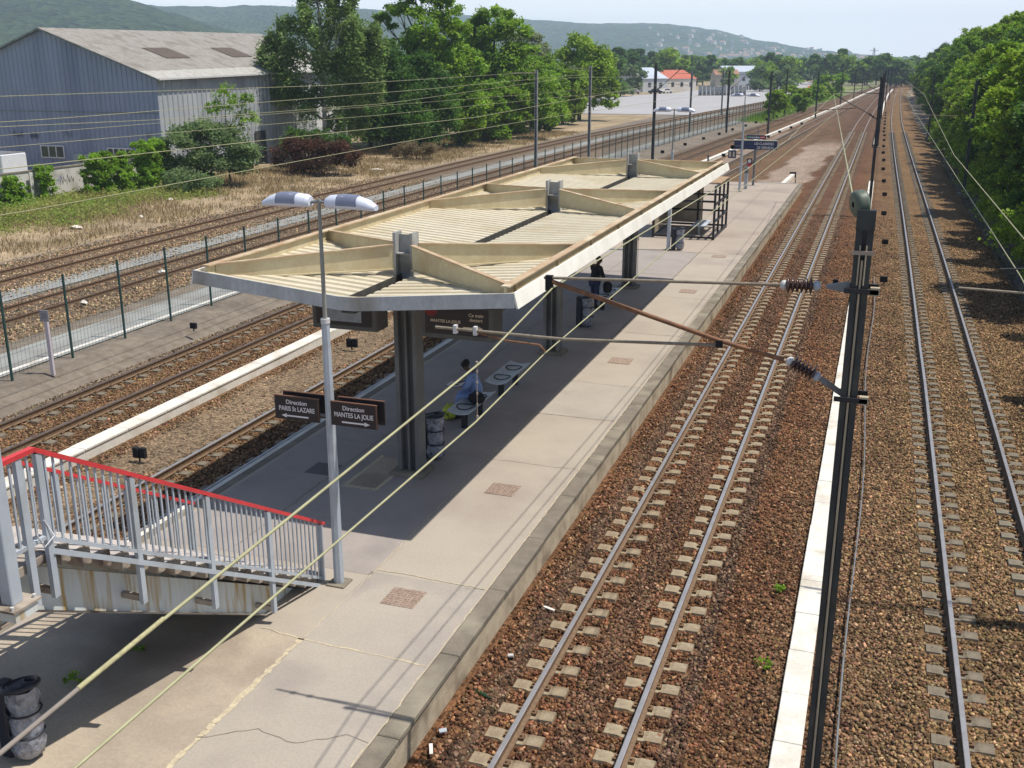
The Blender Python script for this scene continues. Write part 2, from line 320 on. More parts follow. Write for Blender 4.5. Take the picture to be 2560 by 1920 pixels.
V = np.stack([GX, GY, GZ], -1).reshape(-1, 3); nx_, ny_ = len(gx), len(gy)
I = np.arange(nx_*ny_).reshape(ny_, nx_); F = np.stack([I[:-1,:-1], I[:-1,1:], I[1:,1:], I[1:,:-1]], -1).reshape(-1, 4)
X_, Y_ = V[:,0], V[:,1]
gn = fbm(X_, Y_, 5, 21)+.35*(fbm(X_, Y_, 1.4, 33)-.5)
green = sstep(-41.5, -48, X_+6*(gn-.5))*(1-sstep(52, 66, Y_+10*(gn-.5)))
green = np.maximum(green, sstep(.62, .72, gn)*sstep(85, 100, Y_)*sstep(-30, -60, X_)*.6)
green = np.maximum(green, sstep(150, 230, Y_)*sstep(-24, -20, X_)*(X_ < 0)*sstep(.4, .55, gn)*.9)
green = np.maximum(green, sstep(560, 700, Y_))
green = np.maximum(green, sstep(.5, .8, gn)*sstep(-60, -90, X_))
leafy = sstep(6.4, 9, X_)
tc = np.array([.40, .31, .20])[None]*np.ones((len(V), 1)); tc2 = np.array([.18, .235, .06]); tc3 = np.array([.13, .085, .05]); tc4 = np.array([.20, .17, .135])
dirt = sstep(.45, .6, fbm(X_, Y_, 3, 55))*.7
grv = ((X_ > -37) & (X_ < 7)).astype(float)
tc = tc*(1-.35*dirt[:,None])
tc = tc*(1-grv[:,None])+tc4*grv[:,None]
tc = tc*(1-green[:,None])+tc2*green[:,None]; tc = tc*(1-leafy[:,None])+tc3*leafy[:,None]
tc *= (.82+.36*rng.random((len(V), 1)))
m_ground = mat('open ground', (1, 1, 1), (.68, .66, .64), scale=3., bump=.6, bscale=9, bdist=.06, attr='tint', rough=.95)
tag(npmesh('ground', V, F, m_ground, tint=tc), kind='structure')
# ballast bed between the outer boundaries, with colour zones worn into the stones
by = axis([(-6,40,.25),(40,90,.5),(90,200,2),(200,560,8)]); bu = np.linspace(0, 1, 150)
BU, BY = np.meshgrid(bu, by)
LB = np.interp(BY, [a for a, b in LEFTB], [b for a, b in LEFTB]); RB = np.interp(BY, [a for a, b in RIGHTB], [b for a, b in RIGHTB])
BX = LB+(RB-LB)*BU
def cx(k, Y): t = AL[k] if isinstance(k, int) else k; return np.interp(Y, [a for a, b in t], [b for a, b in t])
def bed_h(X, Y):
    z = np.full(np.shape(X), -.235)
    for k in (1, 2, 3, 4):
        d = np.abs(X-cx(k, Y)); z = np.maximum(z, -.19-.05*sstep(1.35, 1.9, d)-.015*(d < .55)-.02*(np.abs(d-.75) < .14))
    z = z+.17*sstep(.55, .1, X+4.93)*(X > -5.2)*(Y < 76)-.02*(fbm(X, Y, 2.2, 4)-.5)+.05*(fbm(X, Y, 1.6, 14)-.5)*sstep(1.5, 2.2, np.minimum(np.abs(X-cx(1, Y)), np.abs(X-cx(2, Y))))*(X > -5)-.12*sstep(.5, 0, X-cx(LEFTB, Y))-.12*sstep(.5, 0, cx(RIGHTB, Y)-X)
    return z
def zones(X, Y):
    n = fbm(X, Y, 2.5, 77)-.5+.5*(fbm(X, Y, .7, 78)-.5)
    sand = sstep(.0, .5, (1.05-np.abs(X-(cx(WALLX, Y)+1.45)))*1.2+n*.9)*(Y < 150)
    sand = np.maximum(sand, sstep(0, .4, 1.9-np.abs(X-(-7.3+(Y-75)*.03))+n*1.6)*sstep(74, 76, Y)*(1-sstep(118, 138, Y)))
    d1 = np.abs(X-cx(1, Y)); rust = 1-sstep(1.2, 3.4, d1+n*1.2)
    d3 = np.minimum(np.abs(X-cx(3, Y)), np.abs(X-cx(4, Y))); rust2 = 1-sstep(.9, 1.8, d3+n)
    grey = sstep(.1, .5, 1.05-np.abs(X-cx(LEFTB, Y)-.2)+n)
    tan = sstep(.2, 1.6, X-cx(2, Y)+2.6+n)
    return sand, rust, rust2, grey, tan
def bed_col(X, Y):
    sand, rust, rust2, grey, tan = zones(X, Y); o = np.ones(np.shape(X)+(1,))
    c = o*np.array([.30, .20, .13])
    def mixin(c, w, col): return c*(1-w[..., None])+np.array(col)*w[..., None]
    far = sstep(70, 160, Y); band = sstep(.22, .05, np.abs(np.abs(X-cx(1, Y))-1.28)+.25*(fbm(X, Y, .6, 41)-.5))*.55+sstep(.35, .1, np.abs(X-cx(1, Y)))*.35
    c = mixin(c, rust2*.6, [.27, .175, .105]); c = mixin(c, rust, [.25, .135, .08]); c = mixin(c, tan*.9, [.34, .24, .145])
    c = mixin(c, far*.5*(X > -8)*(1-tan), [.19, .135, .115]); c = mixin(c, band, [.16, .135, .12]); c = mixin(c, grey*.8, [.30, .27, .23]); c = mixin(c, sand*(Y < 74), [.40, .33, .26]); c = mixin(c, sand*(Y >= 74), [.60, .53, .52])
    c = mixin(c, far*.45*(X < -8), [.25, .19, .16])
    return c*np.array([.62, .56, .475])*(.66+.66*fbm(X, Y, .9, 31))[..., None]
V = np.stack([BX, BY, bed_h(BX, BY)], -1).reshape(-1, 3); I = np.arange(BX.size).reshape(BX.shape)
F = np.stack([I[:-1,:-1], I[:-1,1:], I[1:,1:], I[1:,:-1]], -1).reshape(-1, 4)
def stone_mat(name, scale):
    m = bpy.data.materials.new(name); m.use_nodes = True; t = m.node_tree; N = t.nodes; L = t.links; b = N['Principled BSDF']; b.inputs['Roughness'].default_value = .9
    b.inputs['Specular IOR Level'].default_value = .2
    tcn = N.new('ShaderNodeTexCoord'); v = N.new('ShaderNodeTexVoronoi'); v.inputs['Scale'].default_value = scale; L.new(tcn.outputs['Object'], v.inputs['Vector'])
    sp = N.new('ShaderNodeSeparateColor'); L.new(v.outputs['Color'], sp.inputs[0]); r = N.new('ShaderNodeValToRGB')
    r.color_ramp.elements[0].color = (.3, .28, .27, 1); r.color_ramp.elements[1].color = (1.35, 1.3, 1.2, 1); L.new(sp.outputs[0], r.inputs[0])
    a = N.new('ShaderNodeAttribute'); a.attribute_name = 'tint'; mm = N.new('ShaderNodeMix'); mm.data_type = 'RGBA'; mm.blend_type = 'MULTIPLY'; mm.inputs[0].default_value = 1
    L.new(r.outputs[0], mm.inputs[6]); L.new(a.outputs['Color'], mm.inputs[7]); L.new(mm.outputs[2], b.inputs['Base Color'])
    bp = N.new('ShaderNodeBump'); bp.inputs['Strength'].default_value = .9; bp.inputs['Distance'].default_value = .05; bp.invert = True
    L.new(v.outputs['Distance'], bp.inputs['Height']); L.new(bp.outputs[0], b.inputs['Normal']); return m
m_bed = stone_mat('ballast bed', 17)
tag(npmesh('ballast_bed', V, F, m_bed, tint=bed_col(V[:,0], V[:,1])), kind='structure')
# loose stones
m_stone = mat('ballast stone', (1, 1, 1), (.75, .74, .72), scale=25, attr='tint', rough=.9, spec=.2)
def stones(name, areas, size, zf, colf, keep, seed):
    r = np.random.default_rng(seed); P = []
    for x0, x1, y0, y1, dens in areas:
        n = int((x1-x0)*(y1-y0)*dens); P.append(np.stack([r.uniform(x0, x1, n), r.uniform(y0, y1, n)], -1))
    P = np.concatenate(P); P = P[keep(P[:,0], P[:,1], r)]; n = len(P)
    base = np.array([(-1,-1,-1),(1,-1,-1),(1,1,-1),(-1,1,-1),(-.7,-.7,1),(.7,-.7,1),(.7,.7,1),(-.7,.7,1)])
    vs = base[None]*r.uniform(.35, 1.25, (n, 8, 3))*(size/2)
    vs *= r.uniform(.6, 1.3, (n, 1, 1))*r.uniform(.7, 1.15, (n, 1, 3))
    q = r.normal(size=(n, 4)); q[:, 1:3] *= .6; q /= np.linalg.norm(q, axis=1)[:, None]; w_, x_, y_, z_ = q.T
    R = np.stack([1-2*(y_**2+z_**2), 2*(x_*y_-z_*w_), 2*(x_*z_+y_*w_), 2*(x_*y_+z_*w_), 1-2*(x_**2+z_**2), 2*(y_*z_-x_*w_), 2*(x_*z_-y_*w_), 2*(y_*z_+x_*w_), 1-2*(x_**2+y_**2)], -1).reshape(n, 3, 3)
    vs = np.einsum('nij,nkj->nki', R, vs); z = zf(P[:,0], P[:,1])+r.uniform(-.3, .55, n)*size*.6
    vs += np.concatenate([P, z[:, None]], 1)[:, None]
    f = np.array([(0,3,2,1),(4,5,6,7),(0,1,5,4),(1,2,6,5),(2,3,7,6),(3,0,4,7)]); F = (f[None]+8*np.arange(n)[:, None, None]).reshape(-1, 4)
    c = colf(P[:,0], P[:,1])*(.3+1.75*r.random((n, 1))**1.6)*1.05*r.uniform(.86, 1.14, (n, 3)); lt = r.random(n) < .10; c[lt] = c[lt]*1.4+np.array([.13,.105,.07])
    return npmesh(name, vs.reshape(-1, 3), F, m_stone, tint=np.repeat(c, 8, 0))
def keep1(x, y, r):
    s, a, b, g, t = zones(x, y); k = r.random(len(x)) > np.maximum(s, g*.7)*.96
    k &= ~((x > -11.9) & (x < -4.85) & (y < 75)); k &= ~((np.abs(x-cx(WALLX, y)) < .3)); k &= ~((x > -.62) & (x < -.2) & (y < 60))
    for j in (1, 2, 3, 4):
        dd = np.abs(np.abs(x-cx(j, y))-GAUGE/2); k &= dd > .07
        yy = np.abs((y/.6) % 1-.5)*.6; k &= ~((yy > .6*.5-.15) & (dd < .43) & (r.random(len(x)) < .985))
    k &= r.random(len(x)) < 1-.8*sstep(40, 64, y)
    return k
st = stones('ballast_stones', [(-5.1,6.0,7.5,20,620),(-5.1,5.8,20,36,380),(-5.1,5.6,36,66,230),(-21,-11.6,13,24,300),(-21,-11.6,24,40,230)], .054, bed_h, bed_col, keep1, 11)
tag(st, 'loose angular brown ballast stones spread around the running tracks', 'ballast', kind='stuff')
def keep5(x, y, r):
    k = np.ones(len(x), bool)
    for j in (5, 6): k &= ~((np.abs(np.abs(x-cx(j, y))-GAUGE/2) < .07)); k &= ~((np.abs(x-cx(j, y)) < 1.25) & (np.abs((y/.6) % 1-.5)*.6 > .16) & (r.random(len(x)) < .8))
    return k & (np.minimum(np.abs(x-cx(5, y)), np.abs(x-cx(6, y))) < 2.0+.8*r.random(len(x))) & ~((x > -31.1) & (x < -29.95+.0*x) & (r.random(len(x)) < .85))
st5 = stones('siding_ballast_stones', [(-37.5,-25.5,22,50,150),(-37.5,-26,50,75,70)], .075, lambda x, y: np.full(len(x), -.05), lambda x, y: np.ones((len(x), 1))*np.array([.25, .175, .105]), keep5, 12)
tag(st5, 'loose tan ballast stones along the two rusty sidings beyond the green fence', 'ballast', kind='stuff')
def strip(name, tbl, off0, off1, y0, y1, z, m):
    b = MB(); p0 = path(tbl, y0, y1, z, off0); p1 = path(tbl, y0, y1, z, off1); n = len(p0)
    b.add(p0+p1, [(i, n+i, n+i+1, i+1) for i in range(n-1)]); return tag(b.build(name, m), kind='structure')
m_bed5 = mat('siding ballast', (.24, .175, .11), (.12, .09, .06), scale=17, kind='voro', bump=.8, contrast=(.1, .9), bdist=.04, c3=(.15, .10, .07), sc3=.6)
strip('siding_bed', 5, -1.7, 2.6, 5, 330, -.045, m_bed5); strip('siding_bed', 6, -1.6, 1.6, 5, 300, -.041, m_bed5)
strip('service_path', [(-20,-30.6),(57,-31.4),(110,-31.6),(150,-30.5),(220,-26.5)], -.7, .65, 5, 210, -.03, m_path)
strip('service_path', [(-20,-24.0),(60,-24.1),(105,-24.7),(140,-23),(190,-20)], -.85, 1.05, 5, 185, -.028, m_path)
strip('painted_line', [(-20,-23.2),(60,-23.3)], -.09, .09, 5, 60, -.022, m_white)
b = MB(); b.add([(-60,187,.0),(-32,187,.0),(-26.5,268,.0),(-23,400,.0),(-26,470,.0),(-40,560,.0),(-60,500,.0),(-62,330,.0),(-75,262,.0)], [tuple(range(9))])
tag(b.build('asphalt_yard', m_tar), kind='structure')
# ------------------------------------------------------------------ tracks
def rail_mb(pth):
    prof = [(-.07,-.17),(-.07,-.155),(-.012,-.14),(-.012,-.045),(-.036,-.035),(-.036,-.004),(-.028,0),(.028,0),(.036,-.004),(.036,-.035),(.012,-.045),(.012,-.14),(.07,-.155),(.07,-.17)]
    mis = [0]*14; mis[5] = mis[6] = mis[7] = 1
    return MB().sweep(prof, pth, mis)
def twin_block(mc):
    b = MB()
    for s in (-1, 1):
        c = s*GAUGE/2; x0, x1 = c-.42, c+.42; w0, w1 = .145, .115
        vs = [(x0,-w0,-.3),(x1,-w0,-.3),(x1,w0,-.3),(x0,w0,-.3),(x0+.03,-w1,-.16),(c-.2,-w1,-.16),(c-.15,-w1,-.178),(c+.15,-w1,-.178),(c+.2,-w1,-.16),(x1-.03,-w1,-.16),
              (x1-.03,w1,-.16),(c+.2,w1,-.16),(c+.15,w1,-.178),(c-.15,w1,-.178),(c-.2,w1,-.16),(x0+.03,w1,-.16)]
        b.add(vs, [(4,5,14,15),(5,6,13,14),(6,7,12,13),(7,8,11,12),(8,9,10,11),(0,1,9,8,7,6,5,4),(2,3,15,14,13,12,11,10),(1,2,10,9),(3,0,4,15)])
        for e in (-1, 1):
            b.box(c+e*.105-.035, c+e*.105+.035, -.045, .045, -.178, -.135, 1); b.tube([(c+e*.1, 0, -.15), (c+e*.1, 0, -.11)], .017, 6, 1)
    b.beam((-.35,0,-.23), (.35,0,-.23), .05, .05, 1)
    return b
def wood_tie():
    b = MB().bbox(-1.28, 1.28, -.125, .125, -.3, -.158, .012)
    for s in (-1, 1):
        for e in (-1, 1): b.box(s*GAUGE/2+e*.1-.04, s*GAUGE/2+e*.1+.04, -.06, .06, -.158, -.13, 1)
    return b
def track(k, label, y0, y1, sy0, nsl, mk, msl, slname, mtop, z=0., stuff_to=None):
    t = thing('railway_track', label, 'railway track', (interp(AL[k], 20), 20, z), 0)
    for s in (-1, 1): rail_mb(path(k, y0, y1, z, s*GAUGE/2)).build('rail', [m_rust, mtop], t)
    proto = mk(msl) if mk is twin_block else mk(); me = None; f = lambda y: path(k, y, y+.01)[0][0]; y = sy0; P = []
    for i in range(nsl):
        x = f(y); ang = -math.atan2(f(y+2)-f(y-2), 4)
        if me is None: o = proto.build(slname, [msl, m_clip], None, (0,0,0)); me = o.data
        else: o = bpy.data.objects.new(slname, me); COL.objects.link(o)
        o.parent = t; o.location = (x-t.location.x+random.uniform(-.01, .01), y-20+random.uniform(-.015, .015), random.uniform(-.006, .004)); o.rotation_euler = (0, 0, ang+random.uniform(-.012, .012)); y += .6
    if stuff_to:
        b = MB()
        while y < stuff_to:
            x = f(y); b.add([(v[0]+x, v[1]+y, v[2]+z) for v in proto.v], proto.f); b.m[-len(proto.m):] = proto.m; y += .6
        o = b.build(slname, [msl, m_clip], t); tag(o, 'far run of closely spaced sleepers', kind='stuff')
    return t
track(1, 'shiny railed track with pale concrete blocks just right of the platform', 2, 500, 8.4, 100, twin_block, m_conc_sl, 'concrete_sleeper', m_railtop, stuff_to=150)
track(2, 'rightmost railway track with grey concrete blocks beside the trees', 2, 500, 10.2, 100, twin_block, m_conc_sl2, 'concrete_sleeper', m_railtop, stuff_to=150)
track(3, 'railway track just left of the platform, partly in the canopy shadow', 2, 500, 14.4, 75, twin_block, m_conc_sl2, 'concrete_sleeper', m_railtop, stuff_to=150)
track(4, 'brown railed track between the green fence strip and the white cable trough', 2, 500, 14.4, 75, twin_block, m_conc_sl2, 'concrete_sleeper', mat('dull rail head', (.19,.16,.15), (.13,.10,.09), rough=.4, metal=.5), stuff_to=150)
track(5, 'rusty siding with dark timber sleepers right behind the green fence', 5, 330, 24, 90, wood_tie, m_wood_sl, 'timber_sleeper', m_railtop2, z=.125, stuff_to=140)
track(6, 'outermost rusty siding at the foot of the dry grass bank', 5, 300, 28.8, 90, wood_tie, m_wood_sl, 'timber_sleeper', m_railtop2, z=.125, stuff_to=140)
# ------------------------------------------------------------------ platform
PZ = .5; PX0, PX1 = -11.8, -4.93
b = MB()   # body: face walls in concrete, asphalt top, copings, joints
b.box(PX0+.02, PX1-.045, -4, 76, -.45, PZ-.07, 1)
b.box(PX0+.3, PX1-.3, -4, 76, PZ-.07, PZ, 0)
tag(b.build('platform', [m_asph, m_face]), kind='structure')
b = MB()
y = -4
while y < 76:
    y1 = min(y+2.0, 76); b.bbox(PX1-.297, PX1+random.uniform(-.008, .008), y+.006, y1-.006, PZ-.07, PZ+random.uniform(0, .006), .012)
    y = y1
tag(b.build('platform_coping', m_coping), kind='structure')
b = MB(); b.bbox(PX0-.0, PX0+.297, -4, 76, PZ-.07, PZ+.003, .012); b.box(PX0-.004, PX0+.11, -3.9, 75.9, PZ+.004, PZ+.008, 1)
tag(b.build('platform_coping', [m_coping, m_white]), kind='structure')
def slab(name, x0, x1, y0, y1, dz, m): return tag(MB().add([(x0,y0,PZ+dz),(x1,y0,PZ+dz),(x1,y1,PZ+dz),(x0,y1,PZ+dz)], [(0,1,2,3)]).build(name, m), kind='structure')
slab('asphalt_patch', -7.24, PX1-.31, -3.9, 13.92, .004, m_asph2); slab('asphalt_patch', -11.4, -7.3, -3.9, 11.7, .004, m_asph3)
slab('asphalt_patch', -7.19, PX1-.31, 22.6, 25.4, .004, m_asph2)
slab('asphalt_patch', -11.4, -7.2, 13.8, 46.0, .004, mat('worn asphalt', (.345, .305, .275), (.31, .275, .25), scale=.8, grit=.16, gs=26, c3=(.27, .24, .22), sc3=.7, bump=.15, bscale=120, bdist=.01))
slab('asphalt_patch', -11.4, PX1-.31, 46.05, 75.9, .004, mat('pinkish asphalt', (.385, .325, .265), (.35, .295, .24), scale=.5, grit=.16, gs=20, c3=(.30, .24, .205), sc3=.3))
def crack(pts, w, m, dz=.008):
    b = MB()
    r = random.Random(len(pts)*7+int(abs(pts[0][0])*10)); P = []
    for (x0, y0), (x1, y1) in zip(pts[:-1], pts[1:]):
        n = max(2, int(math.hypot(x1-x0, y1-y0)/.12))
        for i in range(n): t = i/n; P.append((x0+(x1-x0)*t+r.uniform(-.02,.02), y0+(y1-y0)*t+r.uniform(-.02,.02)))
    P.append(pts[-1])
    for i in range(len(P)-1):
        a, c = P[i], P[i+1]; dx, dy = c[0]-a[0], c[1]-a[1]; l = math.hypot(dx, dy) or 1; ww = w*r.uniform(.5, 1.2)/2; nx, ny = -dy/l*ww, dx/l*ww
        b.add([(a[0]-nx,a[1]-ny,PZ+dz),(c[0]-nx,c[1]-ny,PZ+dz),(c[0]+nx,c[1]+ny,PZ+dz),(a[0]+nx,a[1]+ny,PZ+dz)], [(0,1,2,3)])
    tag(b.build('pavement_joint', m), kind='structure')
crack([(-7.27, 3), (-7.27, 11.7)], .085, m_joint); crack([(-8.0, 11.78), (-7.27, 11.68), (-5.25, 11.62)], .035, m_joint)
crack([(-7.2, 14.02), (-5.25, 13.95)], .022, m_joint); crack([(-7.25, 11.7), (-7.2, 13.0), (-7.22, 15.4), (-7.2, 30)], .016, m_joint)
crack([(-7.3, 9.2), (-6.7, 9.6), (-6.1, 9.5), (-5.6, 9.85), (-5.25, 9.8)], .014, mat('hairline crack', (.22,.19,.16)))
crack([(-5.24, 5), (-5.24, 40), (-5.26, 75)], .018, m_joint); crack([(-7.2, 30), (-7.15, 52), (-7.1, 74)], .03, m_jointd)
crack([(-9.9, 14), (-9.9, 46)], .02, m_jointd)
for yy in (19.4, 22.6, 25.4, 31, 36.5, 40.6, 46, 51, 56, 61.5, 67.5): crack([(-11.3, yy), (-5.25, yy-.05)], .02 if yy > 30 else .013, m_jointd)
def cover(x0, x1, y0, y1, label, m=m_plate):
    b = MB().bbox(x0, x1, y0, y1, PZ-.01, PZ+.014, .004); n = 9
    if y0 < 20:
        for i in range(n):
            for j in range(n-1): u = x0+(i+.75)*(x1-x0)/(n+.5); v = y0+(j+.8)*(y1-y0)/(n-.2); b.box(u-.016, u+.016, v-.012, v+.012, PZ+.0141, PZ+.021)
    o = b.build('inspection_cover', m, None, ((x0+x1)/2, (y0+y1)/2, PZ)); tag(o, label, 'cover plate', 'square plates let into the platform')
cover(-6.66, -6.1, 13.0, 13.55, 'rusty ribbed plate in the platform nearest the camera, right of the lamp post foot')
cover(-6.66, -6.08, 17.6, 18.15, 'rusty square plate in the sunlit platform beside the first canopy column')
cover(-6.66, -6.04, 27.4, 28.0, 'brown square plate in the platform edge beside the second canopy column')
cover(-6.5, -5.9, 37.4, 38.0, 'dull brown plate in the sunlit platform beside the third canopy column')
cover(-6.5, -5.9, 45.1, 45.7, 'small dull plate in the platform just before the glazed shelter')
cover(-10.5, -9.95, 17.4, 18.0, 'dark square plate in the shaded platform near its left edge', mat('dark plate', (.16,.15,.15), (.13,.12,.12), scale=30))
b = MB().bbox(-9.35, -8.75, 17.1, 18.7, PZ-.01, PZ+.016, .004); b.box(-9.43, -9.352, 17.0, 18.8, PZ-.01, PZ+.012, 1); b.box(-8.748, -8.67, 17.0, 18.8, PZ-.01, PZ+.012, 1); b.box(-9.352, -8.748, 17.0, 17.098, PZ-.01, PZ+.012, 1)
tag(b.build('hatch_cover', [m_asph3, m_joint], None, (-9.05, 17.9, PZ)), 'long grey hatch with pale frame beside the first canopy column', 'hatch')
# ------------------------------------------------------------------ canopy
CX = -8.42; CYS = [18.15, 27.95, 37.7]; CY0, CY1 = 15.65, 40.3; HW = 3.05
can = thing('platform_canopy', 'long cream butterfly canopy with white edges over the platform', 'canopy', (CX, 18.15, PZ))
dz_ = lambda u: 4.52+.22*abs(u)/2.8       # deck height at offset u from the centre line
for s in (-1, 1):
    vs = []; fs = []; y = CY0+.1; P = .30; k = 0
    ys = []
    while y < CY1-.1:
        for dy, z in ((0, 0), (.085, 0), (.115, .055), (.27, .055)): ys.append((y+dy, z))
        y += P
    for y, z in ys: vs += [(CX+s*.13, y, dz_(.13)+z), (CX+s*2.84, y, dz_(2.84)+z)]
    fs = [(2*i, 2*i+1, 2*i+3, 2*i+2) for i in range(len(ys)-1)]
    MB().add(vs, fs).build('roof_deck', m_deck, can)
g = MB(); g.box(CX-.13, CX+.13, CY0+.06, CY1-.06, 4.36, 4.39); g.box(CX-.124, CX-.112, CY0+.06, CY1-.06, 4.391, 4.60); g.box(CX+.112, CX+.124, CY0+.06, CY1-.06, 4.391, 4.535)
g.build('gutter', mat('dirty gutter', (.09,.085,.075), (.05,.05,.045), scale=4), can)
for s in (-1, 1):   # long edge beams
    b = MB(); x = CX+s*2.85; b.box(x-.02, x+.02, CY0+.12, CY1-.12, 4.70, 4.99); b.box(x-.075, x+.075, CY0+.12, CY1-.12, 4.991, 5.015, 1); b.box(x-.075, x+.075, CY0+.12, CY1-.12, 4.675, 4.699)
    yy = CY0+.5
    while yy < CY1-.3: b.box(x+s*.021, x+s*.07, yy, yy+.012, 4.70, 4.99); yy += 2.45
    b.build('edge_beam', [m_cream, m_rustf], can)
    b = MB(); b.box(min(CX+s*2.93, CX+s*3.03), max(CX+s*2.93, CX+s*3.03), CY0+.05, CY1-.05, 4.80, 4.835); b.build('ledge', mat('stained ledge', (.50,.38,.20), (.38,.27,.15), scale=4, c3=(.24,.17,.10), sc3=2), can)
    b = MB(); xo, xi = CX+s*(HW+.0), CX+s*(HW-.035)
    X0, X1 = sorted((xi, xo)); b.add([(xi,CY0,4.93),(xo,CY0,4.93),(xo+s*.07,CY0,4.68),(xi+s*.07,CY0,4.68),(xi,CY1,4.93),(xo,CY1,4.93),(xo+s*.07,CY1,4.68),(xi+s*.07,CY1,4.68)],
                                     [(0,1,5,4),(1,2,6,5),(2,3,7,6),(3,0,4,7),(0,3,2,1),(4,5,6,7)]); b.build('side_fascia', m_fasciaw, can)
for y0, y1 in ((CY0-.002, CY0+.035), (CY1-.035, CY1+.002)):
    b = MB(); h = [(CX-HW-.002,4.935,4.69),(CX-.15,4.66,4.42),(CX+.15,4.66,4.42),(CX+HW+.002,4.935,4.69)]
    vs = [(x, y, z) for y in (y0, y1) for x, zt, zb in h for z in (zt, zb)]; n = 8
    fs = []
    for i in range(3): a = 2*i; fs += [(a, a+1, a+3, a+2), (n+a, n+a+2, n+a+3, n+a+1), (a, a+2, n+a+2, n+a), (a+1, n+a+1, n+a+3, a+3)]
    fs += [(0, n, n+1, 1), (6, 7, n+7, n+6)]; b.add(vs, fs)
    vs2 = [(x, y, z-.02) for y in (min(y0,y1)+.036 if y0 < 20 else y0-.12, min(y0,y1)+.16 if y0 < 20 else y0-.002) for x, z, zb in h]
    b.add(vs2, [(i, i+1, 5+i, 4+i) for i in range(3)], 1); b.build('end_fascia', [m_fascia, m_cream], can)
def ibeam(b, p, q, h0, h1, wf=.13):
    p = Vector(p); q = Vector(q); d = (q-p); d.z = 0; d.normalize(); n = Vector((-d.y, d.x, 0)); U = Vector((0,0,1))
    b.add([p+n*.012, q+n*.012, q+n*.012-U*h1, p+n*.012-U*h0, p-n*.012, q-n*.012, q-n*.012-U*h1, p-n*.012-U*h0], [(0,3,2,1),(4,5,6,7),(1,2,6,5),(0,4,7,3)])
    for zo, mi in ((0, 1), (1, 0)):
        a = p-U*h0*zo; c = q-U*h1*zo; t = U*.022
        b.add([a-n*wf/2, a+n*wf/2, c+n*wf/2, c-n*wf/2, a-n*wf/2+t, a+n*wf/2+t, c+n*wf/2+t, c-n*wf/2+t], [(0,3,2,1),(4,5,6,7),(0,1,5,4),(1,2,6,5),(2,3,7,6),(3,0,4,7)], mi)
for cy in CYS:
    for sx in (-1, 1):
        for sy in (-1, 1):
            b = MB(); ibeam(b, (CX+sx*.2, cy+sy*.14, 5.17), (CX+sx*2.82, cy+sy*2.12, 4.985), .47, .27, .10); b.build('roof_beam', [m_cream, m_rustf], can)
    b = MB(); b.box(CX-.02, CX+.02, cy-.155, cy+.155, PZ, 4.39); 
    for s in (-1, 1): b.box(min(CX+s*.021, CX+s*.17), max(CX+s*.021, CX+s*.17), cy-.012, cy+.012, PZ+.1, 4.38)
    b2 = MB()
    for s in (-1, 1): b2.box(min(CX+s*.15, CX+s*.235), max(CX+s*.15, CX+s*.235), cy-.17, cy+.17, PZ+.1, 4.39)
    b2.box(CX-.149, CX+.149, cy-.02, cy+.01, PZ+.1, 4.385); b2.box(CX-.02, CX+.02, cy-.155, cy-.021, PZ+.1, 4.385); b2.build('column', m_colm, can)
    b3 = MB()
    for s in (-1, 1): b3.box(min(CX+s*.15, CX+s*.205), max(CX+s*.15, CX+s*.205), cy-.15, cy+.15, 4.391, 5.41)
    b3.box(CX-.149, CX+.149, cy+.03, cy+.05, 4.44, 5.36); b3.box(CX-.148, CX+.148, cy-.14, cy+.02, 5.0, 5.02); b3.build('column_head', m_mast_top, can)
    MB().bbox(CX-.36, CX+.36, cy-.34, cy+.34, PZ, PZ+.09, .02).build('column_base', m_coping, can)
# hanging train indicators
def indicator(x0, x1, y0, y1, label, wr):
    t = thing('train_indicator', label, 'sign box', ((x0+x1)/2, y0, 3.75)); zb, zt = 3.72, 4.34
    b = MB().bbox(x0, x1, y0, y1, zb, zt, .03); b.build('casing', mat('indicator casing', (.10,.10,.095), (.08,.08,.075), rough=.5), t)
    for yy, s in ((y0, -1),):
        b = MB().box(x0+.1, x1-.1, yy-.012, yy-.002, zb+.08, zt-.05); b.build('window', m_sign, t)
    for xx in (x0+.25, x1-.25): MB().tube([(xx, (y0+y1)/2, zt), (xx, (y0+y1)/2, 4.56)], .025).build('hanger', m_greyd, t)
    if wr:
        text('lettering', 'MANTES LA JOLIE', .075, m_texto, t, (x0+.50, y0-.016, zb+.30)); text('lettering', 'Ce train\ndessert', .085, m_texto, t, (x1-.33, y0-.016, zb+.44))
        b = MB().box(x1-.58, x1-.27, y0-.018, y0-.013, zb+.225, zb+.245); b.add([(x1-.28,y0-.018,zb+.195),(x1-.2,y0-.018,zb+.235),(x1-.28,y0-.018,zb+.275)], [(0,1,2)]); b.build('arrow', m_texto, t)
        b = MB(); n = 20; b.add([(x0+.22+.12*math.cos(2*PI*i/n), y0-.0155, zb+.5+.10*math.sin(2*PI*i/n)) for i in range(n)], [tuple(range(n))]); b.build('red_disc', mat('dull red', (.20,.03,.03)), t)
    else:
        b = MB().box(x0+.35, x0+1.05, y0-.03, y0-.014, zb+.16, zt-.1); b.build('painted_reflection', mat('painted reflection tone', (.30,.33,.36), (.20,.22,.24), scale=5, rough=.3), t)  # pale panel painted as the reflection on the blank indicator window
indicator(-9.85, -8.5, 16.95, 17.45, 'dark hanging indicator box left of the first canopy column', False)
indicator(-7.62, -6.2, 16.95, 17.45, 'dark hanging indicator box with faded lettering and arrow right of the first column', True)
